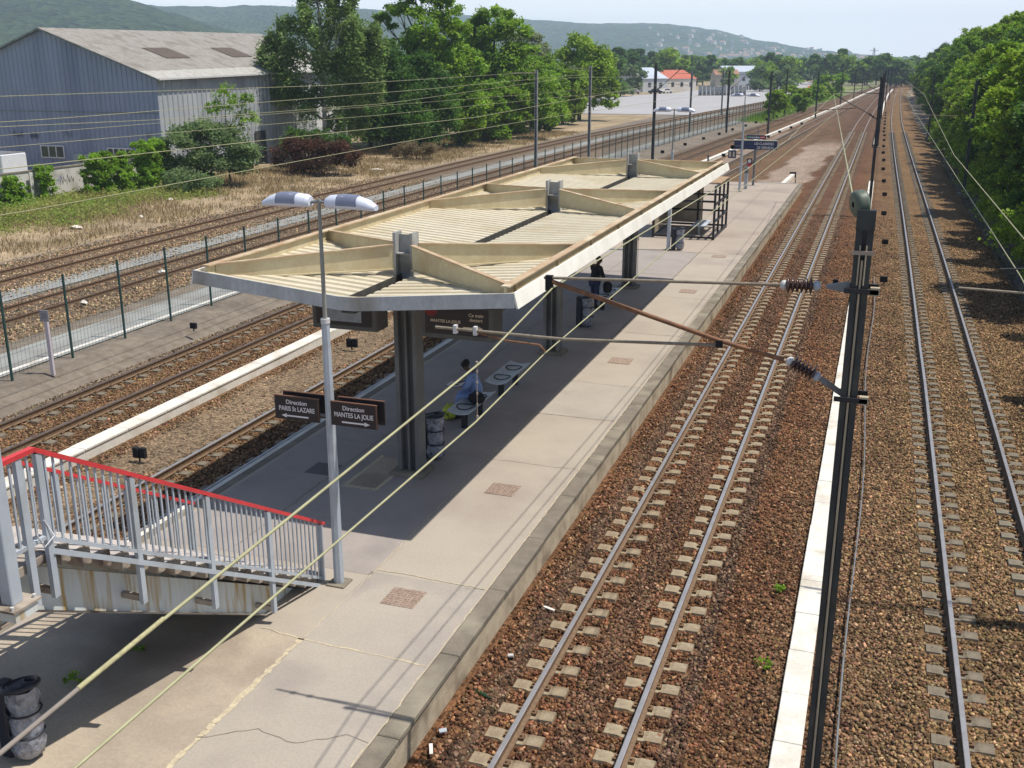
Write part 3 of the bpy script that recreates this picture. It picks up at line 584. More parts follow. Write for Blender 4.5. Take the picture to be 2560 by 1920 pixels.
# ------------------------------------------------------------------ stair
st = thing('footbridge_stair', 'grey metal stair with red handrails coming down onto the platform', 'staircase', (-9.1, 13.4, PZ))
XN, XF = -7.86, -10.3
SL = (4.73-1.5)/(13.42-7.82); zr = lambda y: 1.5+SL*(13.42-y) if y > 7.82 else 4.73
tread = lambda y: zr(y)-1.13
nst = 18; y0s, y1s = 13.35, 7.9; rz_ = (3.55-.5)/nst
for i in range(nst):
    ya = y0s-(i)*(y0s-y1s)/nst; yb = ya-(y0s-y1s)/nst; z = .5+rz_*(i+1)
    MB().bbox(XF+.06, XN-.05, yb-.03, ya, z-.055, z, .008).bbox(XF+.08, XN-.04, ya-.15, ya-.02, z-.235, z-.056, .006).build('step', [m_step], st)
    MB().box(XF+.075, XN-.065, yb-.02, ya-.012, z+.002, z+.006).build('tread_plate', m_steptop, st)
MB().bbox(XF+.06, XN-.05, 2, 7.86, 3.44, 3.55, .01).build('landing', m_step, st)
for x in (XN-.34, XF+.34):
    b = MB(); p = [(12.55, .5), (12.3, .5), (7.8, 2.9), (2, 2.9), (2, 3.36), (7.8, 3.36), (12.0, .93), (12.9, .5)]
    p = [(13.0, .502), (12.1, .502), (7.75, 2.88), (2, 2.88), (2, 3.42), (7.75, 3.42)]
    vs = [(x+d, y, z) for d in (-.03, .03) for y, z in p]; b.add(vs, [(0,1,2,3,4,5), (11,10,9,8,7,6)]+[(i, (i+6), (i+1)%6+6, (i+1)%6) for i in range(6)]); b.build('stringer', m_string, st)
    b = MB(); b.beam((x, 12.1, .515), (x, 7.75, 2.88), .16, .02); b.beam((x, 7.75, 2.888), (x, 2, 2.888), .16, .02); b.build('stringer_flange', m_step, st)
def railing(x, side):
    hr = MB(); hr.beam((x, 13.5, zr(13.5)), (x, 7.82, 4.73), .07, .05); hr.beam((x, 7.82, 4.73), (x, 2, 4.73), .07, .05); hr.build('handrail', m_red, st)
    b = MB(); lo_ = lambda y: zr(y)-.98
    b.beam((x, 13.4, lo_(13.4)), (x, 7.82, lo_(7.82)), .045, .045); b.beam((x, 7.82, lo_(7.5)), (x, 2, lo_(7.5)), .045, .045)
    b.beam((x-side*.03, 13.3, lo_(13.3)-.14), (x-side*.03, 7.9, lo_(7.9)-.14), .03, .06); b.build('bottom_rail', m_grey, st)
    for y in (13.4, 11.95, 10.57, 9.2, 7.87, 7.6, 6.2, 4.8):
        zb = PZ if y > 13 else lo_(y)-.68; MB().box(x-.028, x+.028, y-.04, y+.04, zb, zr(y)-.026).build('post', m_grey, st)
        if 13 > y: MB().box(min(x+side*.03, x+side*.3), max(x+side*.03, x+side*.3), y-.03, y+.03, zb+.03, zb+.1).build('bracket', m_step, st)
    b = MB(); y = 13.4-.105
    while y > 2.2:
        if min(abs(y-q) for q in (11.95, 10.57, 9.2, 7.87, 7.6, 6.2, 4.8)) > .05: b.box(x-.009, x+.009, y-.012, y+.012, lo_(y)+.02, zr(y)-.025)
        y -= .116
    b.build('balusters', m_grey, st)
railing(XN, -1); railing(XF, 1)
# tall grey bridge post bolted to the landing beam
t = thing('bridge_post', 'tall grey box post bolted to the stair landing at the left edge', 'post', (-7.72, 7.2, 3.3))
MB().bbox(-7.835, -7.69, 7.13, 7.28, 3.34, 7.6, .01).build('shaft', m_grey, t)
MB().box(-7.98, -7.58, 7.03, 7.40, 3.31, 3.335).build('base_plate', m_step, t)
b = MB()
for dx in (-.17, .15):
    for dy in (-.13, .16): b.tube([(-7.77+dx*.9, 7.2+dy, 3.335), (-7.77+dx*.9, 7.2+dy, 3.37)], .02, 6)
b.build('bolts', m_galv, t)
MB().box(-8.6, -7.6, 7.06, 7.36, 3.2, 3.305).build('support_beam', m_string, t)
MB().tube([(-7.84, 7.82, 3.95), (-7.80, 7.9, 3.75), (-7.80, 7.75, 3.68), (-7.82, 7.68, 3.85), (-7.81, 7.72, 4.0)], .008, 5).build('rope', m_paper, t)
# ------------------------------------------------------------------ platform lamps
def lamp(x, y, label, near=False):
    t = thing('street_lamp', label, 'street lamp', (x, y, PZ), 0, 'twin headed lamps along the platform')
    MB().tube([(x,y,PZ+.02),(x,y,PZ+2.9),(x,y,4.8)], [.085,.075,.062], 8, smooth=False).build('pole', m_grey, t)
    MB().tube([(x,y,4.8),(x,y,6.62)], [.035,.026], 8).build('upper_pole', mat('weathered pole', (.30,.30,.27), (.24,.24,.21)), t)
    MB().tube([(x,y,4.79),(x,y,4.86)], .07, 10).build('collar', m_galv, t)
    MB().bbox(x-.16, x+.16, y-.16, y+.16, PZ, PZ+.03, .008).build('base_plate', m_coping, t)
    MB().tube([(x-.28,y,6.55),(x,y,6.585),(x+.16,y,6.56)], .022, 8).build('cross_arm', m_greyd, t)
    for s in (-1, 1):
        b = MB(); x0 = x+s*.13; n = 12; secs = [(0,.085,.06,0),(.06,.12,.085,0),(.3,.13,.095,.004),(.5,.125,.09,.0),(.66,.11,.07,-.02),(.78,.07,.035,-.045)]; vs = []
        for d, wy, hz, dz in secs:
            for k in range(n):
                a = 2*PI*k/n; cz = math.sin(a)*1.45; vs.append((x0+s*d, y+wy*math.copysign(abs(math.cos(a))**.7, math.cos(a)), 6.56+dz+hz*(cz if cz > 0 else cz*.55)))
        fs = [(i*n+k, i*n+(k+1)%n, (i+1)*n+(k+1)%n, (i+1)*n+k) for i in range(5) for k in range(n)]
        if s > 0: fs = [tuple(reversed(f)) for f in fs]
        b.add(vs, fs, 0, True); b.add(vs[:n], [tuple(range(n))]); b.add(vs[-n:], [tuple(range(n))]); h = b.build('lamp_head', m_lampw, t)
        b = MB(); vs = []
        for d, wy, hz, dz in [(.2,.127,.091,.002),(.32,.1295,.0945,.004),(.42,.128,.093,.003),(.52,.1255,.090,-.001)]:
            for k in range(5):
                a = PI*(1.04+.0)-PI*.62*k/4; vs.append((x0+s*d, y-wy*1.035*math.copysign(abs(math.cos(a))**.7, -math.cos(a)), 6.56+dz+hz*1.45*1.035*max(math.sin(a), -.1)))
        b.add(vs, [(5*i+j, 5*i+j+1, 5*i+j+6, 5*i+j+5) for i in range(3) for j in range(4)], 0, True); b.build('lens', m_lens, h)
    return t
lamp(-7.56, 13.39, 'twin headed grey lamp post at the stair foot, carrying the direction signs')
lamp(-8.6, 46.3, 'twin headed grey lamp post rising behind the far end of the canopy')
lamp(-8.5, 70.0, 'twin headed grey lamp post near the blue station name sign')
# direction signs
def arrow(x0, x1, y, z, m, t):
    s = 1 if x1 > x0 else -1; b = MB(); b.box(min(x0, x1-s*.08), max(x0, x1-s*.08), y-.004, y, z-.012, z+.012)
    b.add([(x1-s*.09,y-.004,z-.035),(x1,y-.004,z),(x1-s*.09,y-.004,z+.035)], [(0,1,2) if s > 0 else (2,1,0)]); b.build('arrow', m, t)
for x0, x1, l1, l2, d, lab in ((-8.47,-7.70,'Direction','PARIS St LAZARE',-1,'dark board reading Direction PARIS St LAZARE left of the lamp post'),(-7.50,-6.73,'Direction','MANTES LA JOLIE',1,'dark board reading Direction MANTES LA JOLIE right of the lamp post')):
    t = thing('direction_sign', lab, 'sign', ((x0+x1)/2, 13.3, 3.23)); zb, zt = 3.23, 3.60
    MB().bbox(x0, x1, 13.3, 13.33, zb, zt, .005).build('board', m_sign, t); MB().box(x0-.002, x1+.002, 13.296, 13.334, zt, zt+.012).box(x1-.012 if d > 0 else x1-.012, x1, 13.292, 13.2995, zb, zt).build('edging', m_brown, t)
    xm = (x0+x1)/2; text('lettering', l1, .095, m_text, t, (xm, 13.297, zb+.255)); text('lettering', l2, .105, m_text, t, (xm, 13.297, zb+.145), sx=.80)
    arrow(xm-d*.2, xm+d*.27, 13.297, zb+.065, m_text, t)
    MB().box(min(-7.56, xm), max(-7.56, xm), 13.335, 13.36, zb+.1, zb+.14).build('bracket', m_greyd, t)
for x0, x1, lab in ((-8.42,-7.62,'back board of the direction signs showing behind the left one'),(-7.46,-6.68,'back board of the direction signs showing behind the right one')):
    t = thing('direction_sign', lab, 'sign', ((x0+x1)/2, 13.5, 3.23)); MB().bbox(x0, x1, 13.47, 13.5, 3.25, 3.62, .005).build('board', m_sign, t); MB().box(x0, x1, 13.466, 13.504, 3.62, 3.632).build('edging', m_brown, t)
# ------------------------------------------------------------------ station signs near the platform end
t = thing('station_name_sign', 'blue station name board on a dark post at the platform end', 'sign', (-8.12, 74.3, PZ))
MB().box(-8.19, -8.05, 74.2, 74.4, PZ, 2.9).build('post', m_greyd, t); MB().bbox(-9.56, -6.68, 74.2, 74.32, 2.9, 3.48, .01).build('board', m_blue, t)
MB().box(-9.58, -6.66, 74.18, 74.34, 3.481, 3.53).build('top_light', mat('pale trim', (.70,.70,.55)), t)
text('lettering', 'LES CLAIRIERES', .235, m_text, t, (-7.55, 74.195, 3.215), sx=.82); text('lettering', 'DE VERNEUIL', .235, m_text, t, (-7.45, 74.195, 2.95), sx=.82)
t = thing('network_sign', 'small blue transilien board above the station name board', 'sign', (-8.1, 74.5, 3.5))
MB().bbox(-8.77, -7.46, 74.4, 74.46, 3.56, 3.84, .008).build('board', m_blue, t); text('lettering', 'transilien', .19, m_text, t, (-8.2, 74.395, 3.64))
MB().box(-7.85, -7.55, 74.39, 74.398, 3.63, 3.77).build('red_logo', mat('logo red', (.60,.05,.06)), t); text('lettering', 'SNCF', .10, m_text, t, (-7.7, 74.385, 3.665)); MB().box(-8.7, -8.58, 74.39, 74.398, 3.64, 3.76).build('green_logo', mat('logo green', (.10,.45,.20)), t)
MB().box(-8.05, -7.99, 74.41, 74.45, 3.841, 4.4).build('rod', m_greyd, t)
t = thing('platform_screen', 'dark square screen with two pale bars hung beside the third lamp post', 'screen', (-9.1, 70, 2.64))
MB().bbox(-9.35, -8.86, 69.9, 70.05, 2.64, 3.14, .01).build('casing', m_blue, t); MB().box(-9.28,-9.16,69.885,69.898,2.72,3.06).box(-9.05,-8.93,69.885,69.898,2.72,3.06).build('bars', m_texto, t); MB().box(-8.88, -8.5, 69.96, 70.0, 2.86, 2.92).build('arm', m_greyd, t)
t = thing('loudspeaker', 'small dark horn loudspeaker above the square screen', 'loudspeaker', (-8.9, 70, 3.2)); MB().lathe((-8.95,69.95,3.42), (-9.05,69.6,3.36), [(0,.04),(.3,.06),(1,.15),(1,.12)]).build('horn', m_black, t); MB().box(-8.93, -8.5, 69.96, 70.0, 3.4, 3.44).build('arm', m_greyd, t)
t = thing('notice_sign', 'small black and red notice with a white disc on the sign post', 'sign', (-8.35, 73.6, 1.9))
MB().bbox(-8.62, -8.26, 74.1, 74.13, 1.75, 2.3, .005).build('board', m_sign, t); MB().box(-8.62, -8.26, 74.085, 74.098, 1.75, 1.95).build('red_band', mat('logo red', (.60,.05,.06)), t)
b = MB(); b.add([(-8.44+.12*math.cos(2*PI*i/18), 74.09, 2.12+.12*math.sin(2*PI*i/18)) for i in range(18)], [tuple(range(18))]); b.build('disc', m_text, t); MB().box(-8.28, -8.19, 74.1, 74.14, 1.9, 2.1).build('bracket', m_greyd, t)
t = thing('ticket_validator', 'slim pale grey column standing left of the sign post', 'ticket machine', (-8.3, 71.7, PZ)); MB().bbox(-8.42,-8.2,71.6,71.8,PZ,1.55,.02).build('body', m_grey, t); MB().bbox(-8.44,-8.18,71.58,71.82,1.55,1.95,.03).build('head', m_greyd, t); MB().tube([(-8.31,71.7,1.95),(-8.31,71.7,2.25)], .03).build('stub', m_greyd, t)
for i, (x, y, lab) in enumerate(((-12.0, 79, 'thin grey post with a small white box left of the name sign'),)):
    t = thing('signal_post', lab, 'post', (x, y, -.2)); MB().tube([(x,y,-.2),(x,y,2.1)], .07).build('post', m_greyd, t); MB().box(x-.25,x+.3,y-.1,y+.1,.6,.95).build('box', m_grey, t)
t = thing('end_barrier', 'low white rail across the end of the platform', 'barrier', (-6.7, 76.1, -.2)); MB().box(-8.05,-5.4,76.15,76.25,.44,.52).build('rail', m_white, t)
for x in (-8.0, -6.7, -5.45): MB().box(x-.04,x+.04,76.26,76.34,-.2,.52 if x < -6 else .8).build('post', m_greyd, t)
t = thing('cable_duct', 'short white duct lying on the sandy strip beyond the platform end', 'duct', (-6.6, 81, -.2)); MB().sweep([(-.16,-.05),(-.16,.22),(.16,.22),(.16,-.05)], [(-6.7,76.6,-.15),(-6.5,87.5,-.15)]).build('duct_body', m_white, t); MB().box(-6.75,-6.25,87.52,87.8,-.25,.2).build('end_box', m_black, t)
# ------------------------------------------------------------------ glazed shelter
t = thing('waiting_shelter', 'glazed waiting shelter with dark frame and brown roof past the canopy', 'shelter', (-8.6, 51.8, PZ))
x0, x1, y0, y1, zt = -10.0, -7.12, 49.7, 53.9, 3.0
def fr(pts, r=.045, nm='frame'):
    b = MB()
    for p, q in pts: b.beam(p, q, r*2, r*2)
    b.build(nm, m_darker, t)
for y in (y0, y1):
    for x in ((x0, (x0+x1)/2, x1) if y == y1 else (x0, x1)): MB().box(x-.05,x+.05,y-.05,y+.05,PZ,zt).build('post', m_darker, t)
fr([((x1, y, PZ+.1+k*.0), (x1, y+.01, zt)) for y in (51.1, 52.5) for k in (0,)])
fr([((a, y, z), (c, y2, z)) for z in (PZ+.12, 1.35, 2.15, zt-.03) for a, y, c, y2 in ((x1,y0,x1,y1),(x0,y1,x1,y1))])
fr([((x0,y0,z),(x0,y1,z)) for z in (PZ+.12, 1.9, zt-.03)]+[((x0,y0,2.3),(x1,y0,2.3)), ((x0,y0,PZ+.1),(x1,y0,PZ+.1))])
MB().bbox(x0-.05,x1+.05,y0+1.2,y1+.05,zt,zt+.06,.01).build('roof', mat('brown roof sheet', (.30,.19,.11), (.38,.27,.17), scale=2), t)
MB().box(x0+.05,x0+.07,y0+.05,y1-.05,PZ+.2,zt-.1).box(x0+.1,x1-1.2,y1-.01,y1+.01,PZ+.2,zt-.1).build('glass_panel', m_glass, t)
for sy in (0,): b = MB().bbox(-8.4,-7.7,51.0,53.0,PZ+.42,PZ+.47,.02); b.tube([(-8.05,51.3,PZ),(-8.05,51.3,PZ+.42)], .04); b.tube([(-8.05,52.7,PZ),(-8.05,52.7,PZ+.42)], .04); b.build('bench', m_seat, t)
# ------------------------------------------------------------------ benches
def bench(y0, y1, label):
    t = thing('platform_bench', label, 'bench', (-8.42, (y0+y1)/2, PZ), 0, 'perforated metal benches under the canopy')
    n = 10; vs = []; L_ = y1-y0
    for i in range(n+1):
        u = -1+2*i/n; x = -8.42+u*.27; z = .95+.05*abs(u)**2.2-.02*(u < 0)*u
        vs += [(x, y0, z), (x, y1, z), (x, y0, z-.02), (x, y1, z-.02)]
    fs = []
    for i in range(n): a = 4*i; fs += [(a, a+4, a+5, a+1), (a+2, a+3, a+7, a+6), (a, a+2, a+6, a+4), (a+1, a+5, a+7, a+3)]
    fs += [(0,1,3,2), (4*n, 4*n+2, 4*n+3, 4*n+1)]; MB().add(vs, fs, 0, False).build('seat', m_seat, t)
    for k in (.27, .73):
        yc = y0+L_*k; MB().tube([(-8.42+.2*math.cos(a), yc+.2*math.sin(a), .975+.03*abs(math.cos(a))**2) for a in [2*PI*i/24 for i in range(25)]], .012, 5).build('seat_ring', m_black, t)
    for k in (.22, .78): MB().tube([(-8.42, y0+L_*k, PZ), (-8.42, y0+L_*k, .93)], .075, 10).build('pedestal', m_darker, t)
    MB().box(-8.46,-8.38,y0+.15,y1-.15,.88,.93).build('bearer', m_darker, t)
    return t
bench(20.65, 22.4, 'grey perforated bench nearest the camera with a person sitting on it')
bench(23.1, 25.05, 'empty grey perforated bench behind the sitting person')
bench(33.3, 35.3, 'grey perforated bench beside the person standing in dark clothes')
# ------------------------------------------------------------------ litter bins
def bin_(x, y, label):
    t = thing('litter_bin', label, 'litter bin', (x, y, PZ), 0, 'black hoop litter bins with clear bags')
    MB().bbox(x-.13, x+.05, y-.11, y+.11, PZ, PZ+.98, .03).build('post', m_bin, t)
    MB().tube([(x+.22+.2*math.cos(a), y+.2*math.sin(a), PZ+.98+.10*math.cos(a)*0+.05*math.sin(a+2)) for a in [2*PI*i/20 for i in range(21)]], .035, 7).build('hoop', m_bin, t)
    r = random.Random(int(y)); n = 16; vs = []; secs = [(.96,.19),(.8,.18),(.66,.16),(.5,.185),(.36,.165),(.22,.2),(.08,.17),(.03,.08)]
    for z, rad in secs:
        for k in range(n): a = 2*PI*k/n; q = rad*(1+r.uniform(-.14,.14)); vs.append((x+.24+q*math.cos(a), y+q*math.sin(a), PZ+z+r.uniform(-.015,.015)))
    fs = [(i*n+k, i*n+(k+1)%n, (i+1)*n+(k+1)%n, (i+1)*n+k) for i in range(len(secs)-1) for k in range(n)]
    MB().add(vs, fs, 0, True).build('bag', m_bag, t)
    for z in (.66, .36): MB().tube([(x+.23+.195*math.cos(a), y+.195*math.sin(a), PZ+z) for a in [2*PI*i/16 for i in range(17)]], .014, 5).build('band', m_bin, t)
bin_(-9.2, 8.25, 'black hoop bin with a clear bag in the bottom left corner')
bin_(-8.5, 19.0, 'black hoop bin with a clear bag right behind the first canopy column')
bin_(-8.5, 31.25, 'black hoop bin with a clear bag between the second and third canopy columns')
bin_(-8.35, 46.4, 'black hoop bin with a clear bag at the foot of the lamp behind the canopy')
# ------------------------------------------------------------------ white walls / cable troughs
def trough(name, tbl, y0, y1, w, zt, label, seg=1.0):
    t = thing(name, label, 'cable trough', (interp(tbl, y0), y0, -.25)); p = path(tbl, y0, y1, 0)
    MB().sweep([(-w/2,-.3),(-w/2,zt-.05),(w/2,zt-.05),(w/2,-.3)], p).build('trough_side', m_white, t)
    b = MB(); y = y0; r = random.Random(5)
    while y < min(y1, 70):
        x = path(tbl, y, y+.01)[0][0]; dz = r.uniform(-.004, .004); b.bbox(x-w/2-.025+r.uniform(-.006,.006), x+w/2+.025, y+.006, y+seg-.006, zt-.049, zt+dz, .008); y += seg
    if y1 > 70: b.sweep([(-w/2-.025,zt-.049),(-w/2-.025,zt),(w/2+.025,zt),(w/2+.025,zt-.049)], path(tbl, y, y1, 0))
    b.build('cover_slabs', m_white, t)
trough('cable_trough', WALLX, 3, 470, .38, .06, 'long raised white cable trough between the two left running tracks', 1.5)
trough('cable_trough', [(-20,-.42),(60,-.42),(140,-.6),(200,-.6),(245,-.45)], 4, 86, .32, -.12, 'flat white cable trough between the two right tracks', 1.2)
trough('cable_trough', [(80,-.5),(138,-.75),(173,-.7),(245,-.4),(335,.3),(420,2.2)], 123, 400, .32, .1, 'distant stretch of white trough right of the shiny platform track', 1.2)
# ------------------------------------------------------------------ green fence
FT = [(-20,-22.45),(22,-22.5),(32,-22.8),(60,-23.1),(105,-23.4),(119,-22.6),(136,-21.9),(165,-20.2),(190,-19.2),(240,-17.6),(300,-15.5)]
t = thing('mesh_fence', 'long green wire mesh fence along the sidings', 'fence', (-22.5, 22, 0)); y = 14.55; pp = []
me = None
while y < 255: pp.append((interp(FT, y), y)); y += 2.5
for i, (x, y) in enumerate(pp[:97]):
    if me is None: o = MB().bbox(-.03,.03,-.03,.03,-.1,2.5,.006).tube([(0,0,2.5),(0,0,2.53)], .03, 6).build('post', m_green, None, (0,0,0)); me = o.data
    else: o = bpy.data.objects.new('post', me); COL.objects.link(o)
    o.parent = t; o.location = Vector((x, y, 0))-t.location
b = MB()
for (xa, ya), (xb, yb) in zip(pp[:-1], pp[1:]):
    if ya > 92: continue
    for k in range(9 if ya < 60 else 5): z = .1+k*(.29 if ya < 60 else .55); b.beam((xa,ya,z), (xb,yb,z), .006, .006)
    n = 16 if ya < 45 else 8
    for k in range(1, n): u = k/n; b.box(xa+(xb-xa)*u-.0022, xa+(xb-xa)*u+.0022, ya+(yb-ya)*u-.0022, ya+(yb-ya)*u+.0022, .05, 2.45)
b.build('mesh_panels', m_green, t)
m_mesh = bpy.data.materials.new('fence netting'); m_mesh.use_nodes = True; N = m_mesh.node_tree.nodes; L = m_mesh.node_tree.links
tn = N.new('ShaderNodeBsdfTransparent'); mx = N.new('ShaderNodeMixShader'); mx.inputs[0].default_value = .30; N['Principled BSDF'].inputs['Base Color'].default_value = (.03,.055,.05,1)
L.new(tn.outputs[0], mx.inputs[1]); L.new(N['Principled BSDF'].outputs[0], mx.inputs[2]); L.new(mx.outputs[0], N['Material Output'].inputs[0])
b = MB(); q = [p for p in pp if p[1] > 92]; n = len(q); b.add([(x, y, .03) for x, y in q]+[(x, y, 2.45) for x, y in q], [(i, i+1, n+i+1, n+i) for i in range(n-1)]); b.build('far_netting', m_mesh, t)
# kilometre post
t = thing('kilometre_post', 'short white post with a square 37 plaque by the green fence', 'marker post', (-21.92, 23, -.1)); MB().bbox(-21.98,-21.86,22.95,23.03,-.1,1.55,.008).build('post', mat('pinkish white paint', (.62,.55,.58)), t)
MB().bbox(-22.08,-21.76,22.92,22.945,1.5,1.83,.005).build('plaque', mat('plaque grey', (.36,.33,.33)), t); text('lettering', '37', .2, m_greyd, t, (-21.92, 22.915, 1.59))
# small black trackside boxes
def marker(x, y, z, sz, label, grp, two=False):
    t = thing('track_marker', label, 'marker', (x, y, z), 0, grp)
    MB().box(x-.015,x+.015,y-.015,y+.015,z,z+.12).build('stake', m_black, t)
    b = MB(); b.bbox(x-sz/2,x+(0 if two else sz/2),y-.05,y+.05,z+.1,z+.1+sz*.8,.01)
    if two: b.bbox(x+.02,x+sz/2+.02,y-.03,y+.07,z+.1,z+.1+sz*.8,.01)
    b.build('head', m_black, t)
marker(-21.2, 28.7, -.1, .24, 'small black marker box left of the second left track near the fence', 'black marker boxes left of the tracks')
marker(-15.25, 28.6, -.2, .34, 'double black marker box on the sandy strip beyond the sign post lamp', 'black marker boxes by the white trough', True)
marker(-15.3, 18.3, -.2, .3, 'double black marker box on the sandy strip behind the stair railing', 'black marker boxes by the white trough', True)
for x, y in ((-20.5,105),(-20.2,116),(-19.8,126),(-19.3,135),(-19.0,145),(-18.5,155),(-18.1,164),(-17.6,174),(-17,184)): marker(x, y, -.1, .36, 'small black marker box in the row between the far fence and the tracks', 'far black marker boxes by the fence')
for x, y in ((-14.2,103),(-13.0,132),(-12.6,142),(-12,152),(-11.4,163)): marker(x, y, -.1, .36, 'small black marker box on the strip right of the raised white trough', 'far black marker boxes by the white trough')
for i, (x, y) in enumerate(((.6,45),(.62,55),(.5,66),(.5,76),(.4,85),(.3,95),(.3,104),(.2,113),(.2,122),(.2,132),(.2,141),(.1,149),(.1,157),(.1,167),(.1,176),(.1,186),(.1,196),(.1,206))): marker(x, y, -.2, .3, 'black marker box in the straight row between the two right tracks', 'black marker boxes between the right tracks')
marker(-1.25, 44, -.2, .22, 'lone black marker box just right of the platform track', None)
t = thing('lineside_cable', 'thin grey cable running on the stones right of the near mast', 'cable', (.75, 12, -.15)); MB().tube([(.25+.06*math.sin(y*.35), y, -.1+.012*math.sin(y*1.7)) for y in np.arange(4, 46, .7)], .016, 5).build('cable', m_greyd, t)
# ------------------------------------------------------------------ catenary masts
def hmast(x, y, zt, label, wd=.17, group='steel catenary masts beside the tracks', zb=-.25, ms=None):
    t = thing('catenary_mast', label, 'catenary mast', (x, y, zb), 0, group)
    MB().box(x-wd/2, x-wd/2+.062, y-.11, y+.11, zb, zt).build('channel', ms or m_dark, t); MB().box(x+wd/2-.062, x+wd/2, y-.11, y+.11, zb, zt).build('channel', ms or m_dark, t)
    MB().box(x-wd/2+.0625, x+wd/2-.0625, y+.04, y+.06, zb, zt-.02).build('web', m_greyd, t)
    MB().bbox(x-.35, x+.35, y-.35, y+.35, zb-.1, zb+.12, .02).build('footing', m_coping, t)
    return t
def insul(t, p, q, r=.098, n=6, cap=True):
    prof = [(0,.02)]; p = Vector(p); q = Vector(q)
    for i in range(n):
        a = .08+.84*i/n; d = .84/n; rr = r*(1 if i in (0, n-1) else .86); prof += [(a, .032), (a+d*.25, rr*.7), (a+d*.42, rr), (a+d*.6, rr*.85), (a+d*.9, .034)]
    prof += [(.97,.03),(1,.02)]; MB().lathe(p, q, prof, 14).build('insulator', m_porc, t)
    if cap:
        d = (q-p); MB().lathe(p-d*.12, p+d*.09, [(0,.02),(.3,.05),(.8,.055),(1,.03)], 10).build('insulator_cap', m_galv, t); MB().lathe(q-d*.09, q+d*.16, [(0,.03),(.2,.055),(.7,.05),(1,.015)], 10).build('insulator_cap', m_grey, t)
MY = 11.0; t = hmast(-.075, MY, 7.08, 'tall dark catenary mast in the right foreground with a green wheel on top')
MB().box(-.165, .015, MY-.14, MY-.115, 6.90, 7.1).build('head_plate', m_dark, t)
MB().lathe((-.215, MY+.10, 7.12), (-.085, MY+.16, 7.14), [(0,.03),(.0,.10),(.1,.125),(.3,.14),(.5,.13),(.7,.14),(.9,.125),(1,.09),(1,.02)], 28).build('tension_wheel', m_wheel, t)
MB().tube([(-.075, MY-.12, 4.2), (-.075, MY-.12, 6.6)], .011).tube([(-.105, MY-.125, 6.35), (-.105, MY-.125, 6.75)], .008).tube([(-.045, MY-.125, 6.35), (-.045, MY-.125, 6.75)], .008).tube([(-.075, MY-.12, 0), (-.075, MY-.12, 4.2)], .013).build('conduit', mat('tan conduit', (.42,.36,.26), (.33,.28,.2)), t)
MB().box(-.18, .03, MY-.155, MY-.145, 6.66, 6.7).build('clamp', m_step, t)
for z in (6.3, 5.16):
    MB().box(-.22, .11, MY-.17, MY-.15, z-.03, z+.02).build('clamp', m_darker, t); MB().box(-.22, .11, MY+.13, MY+.15, z-.03, z+.02).build('clamp', m_darker, t); MB().box(.03, .12, MY-.17, MY-.1, z-.04, z+.04).build('bracket_end', mat('tan conduit', (.42,.36,.26)), t)
MB().add([(-.17,MY-.03,6.36),(-.17,MY-.03,6.24),(-.40,MY-.03,6.28),(-.40,MY-.03,6.31),(-.17,MY+.03,6.36),(-.17,MY+.03,6.24),(-.40,MY+.03,6.28),(-.40,MY+.03,6.31)], [(0,1,2,3),(7,6,5,4),(0,3,7,4),(1,5,6,2),(2,6,7,3)]).build('bracket', m_greyd, t)
insul(t, (-.82, MY, 6.28), (-.50, MY, 6.29)); MB().tube([(-3.42, MY, 6.19), (-.86, MY, 6.28)], .017).build('top_tube', m_tube, t)
MB().beam((-.15, MY, 5.17), (-.37, MY, 5.31), .05, .05).build('bracket', m_greyd, t)
insul(t, (-.70, MY, 5.47), (-.42, MY, 5.33)); MB().tube([(-3.36, MY, 6.16), (-1.44, MY, 5.63), (-.76, MY, 5.48)], .026).build('stay_tube', m_tuber, t)
MB().tube([(-4.75, MY, 5.515), (-3.2, MY, 5.50), (-1.44, MY, 5.58)], .018).build('registration_tube', m_tube, t)
MB().tube([(-4.26, MY, 5.5), (-3.9, MY+.02, 5.42), (-3.48, MY+.03, 5.40), (-3.42, MY+.03, 5.34), (-3.42, MY+.03, 5.28)], .012).build('steady_arm', m_tuber, t)
for x in (-4.5, -4.25): MB().box(x-.02,x+.02,MY-.03,MY+.03,5.46,5.56).build('clamp', m_galv, t)
MB().box(-3.40,-3.32,MY-.03,MY+.03,6.05,6.22).build('clamp', m_black, t); MB().box(-1.48,-1.41,MY-.035,MY+.035,5.56,5.64).build('clamp', m_black, t)
def cantilever(t, x, y, s, L=2.8, z1=6.9, z2=5.4, thin=.03, ins=True):
    if ins: insul(t, (x+s*.55, y, z2+.32), (x+s*.22, y, z2+.08), .08, 5, False)
    MB().tube([(x, y, z2), (x+s*.25, y, z2+.1)], thin).tube([(x+s*.55, y, z2+.32), (x+s*L, y, z1)], thin).tube([(x+s*L, y, z1), (x+s*.2, y, z1-.05), (x, y, z1-.06)], thin*.7).tube([(x+s*L*.45, y, z2+.62), (x+s*(L+.7), y, z2+.45)], thin*.7).build('cantilever', m_dark, t)
t = hmast(-.35, 66, 7.75, 'dark catenary mast second in line between the two right tracks'); cantilever(t, -.35, 66, -1)
for i, (x, y) in enumerate(((-.45,123),(-.5,181),(-.15,236),(.6,290),(1.9,345))):
    t = hmast(x, y, 7.5, 'dark catenary mast between the two right tracks, %s in the line' % ('third','fourth','fifth','sixth','seventh')[i], .2); cantilever(t, x, y, -1, ins=False)
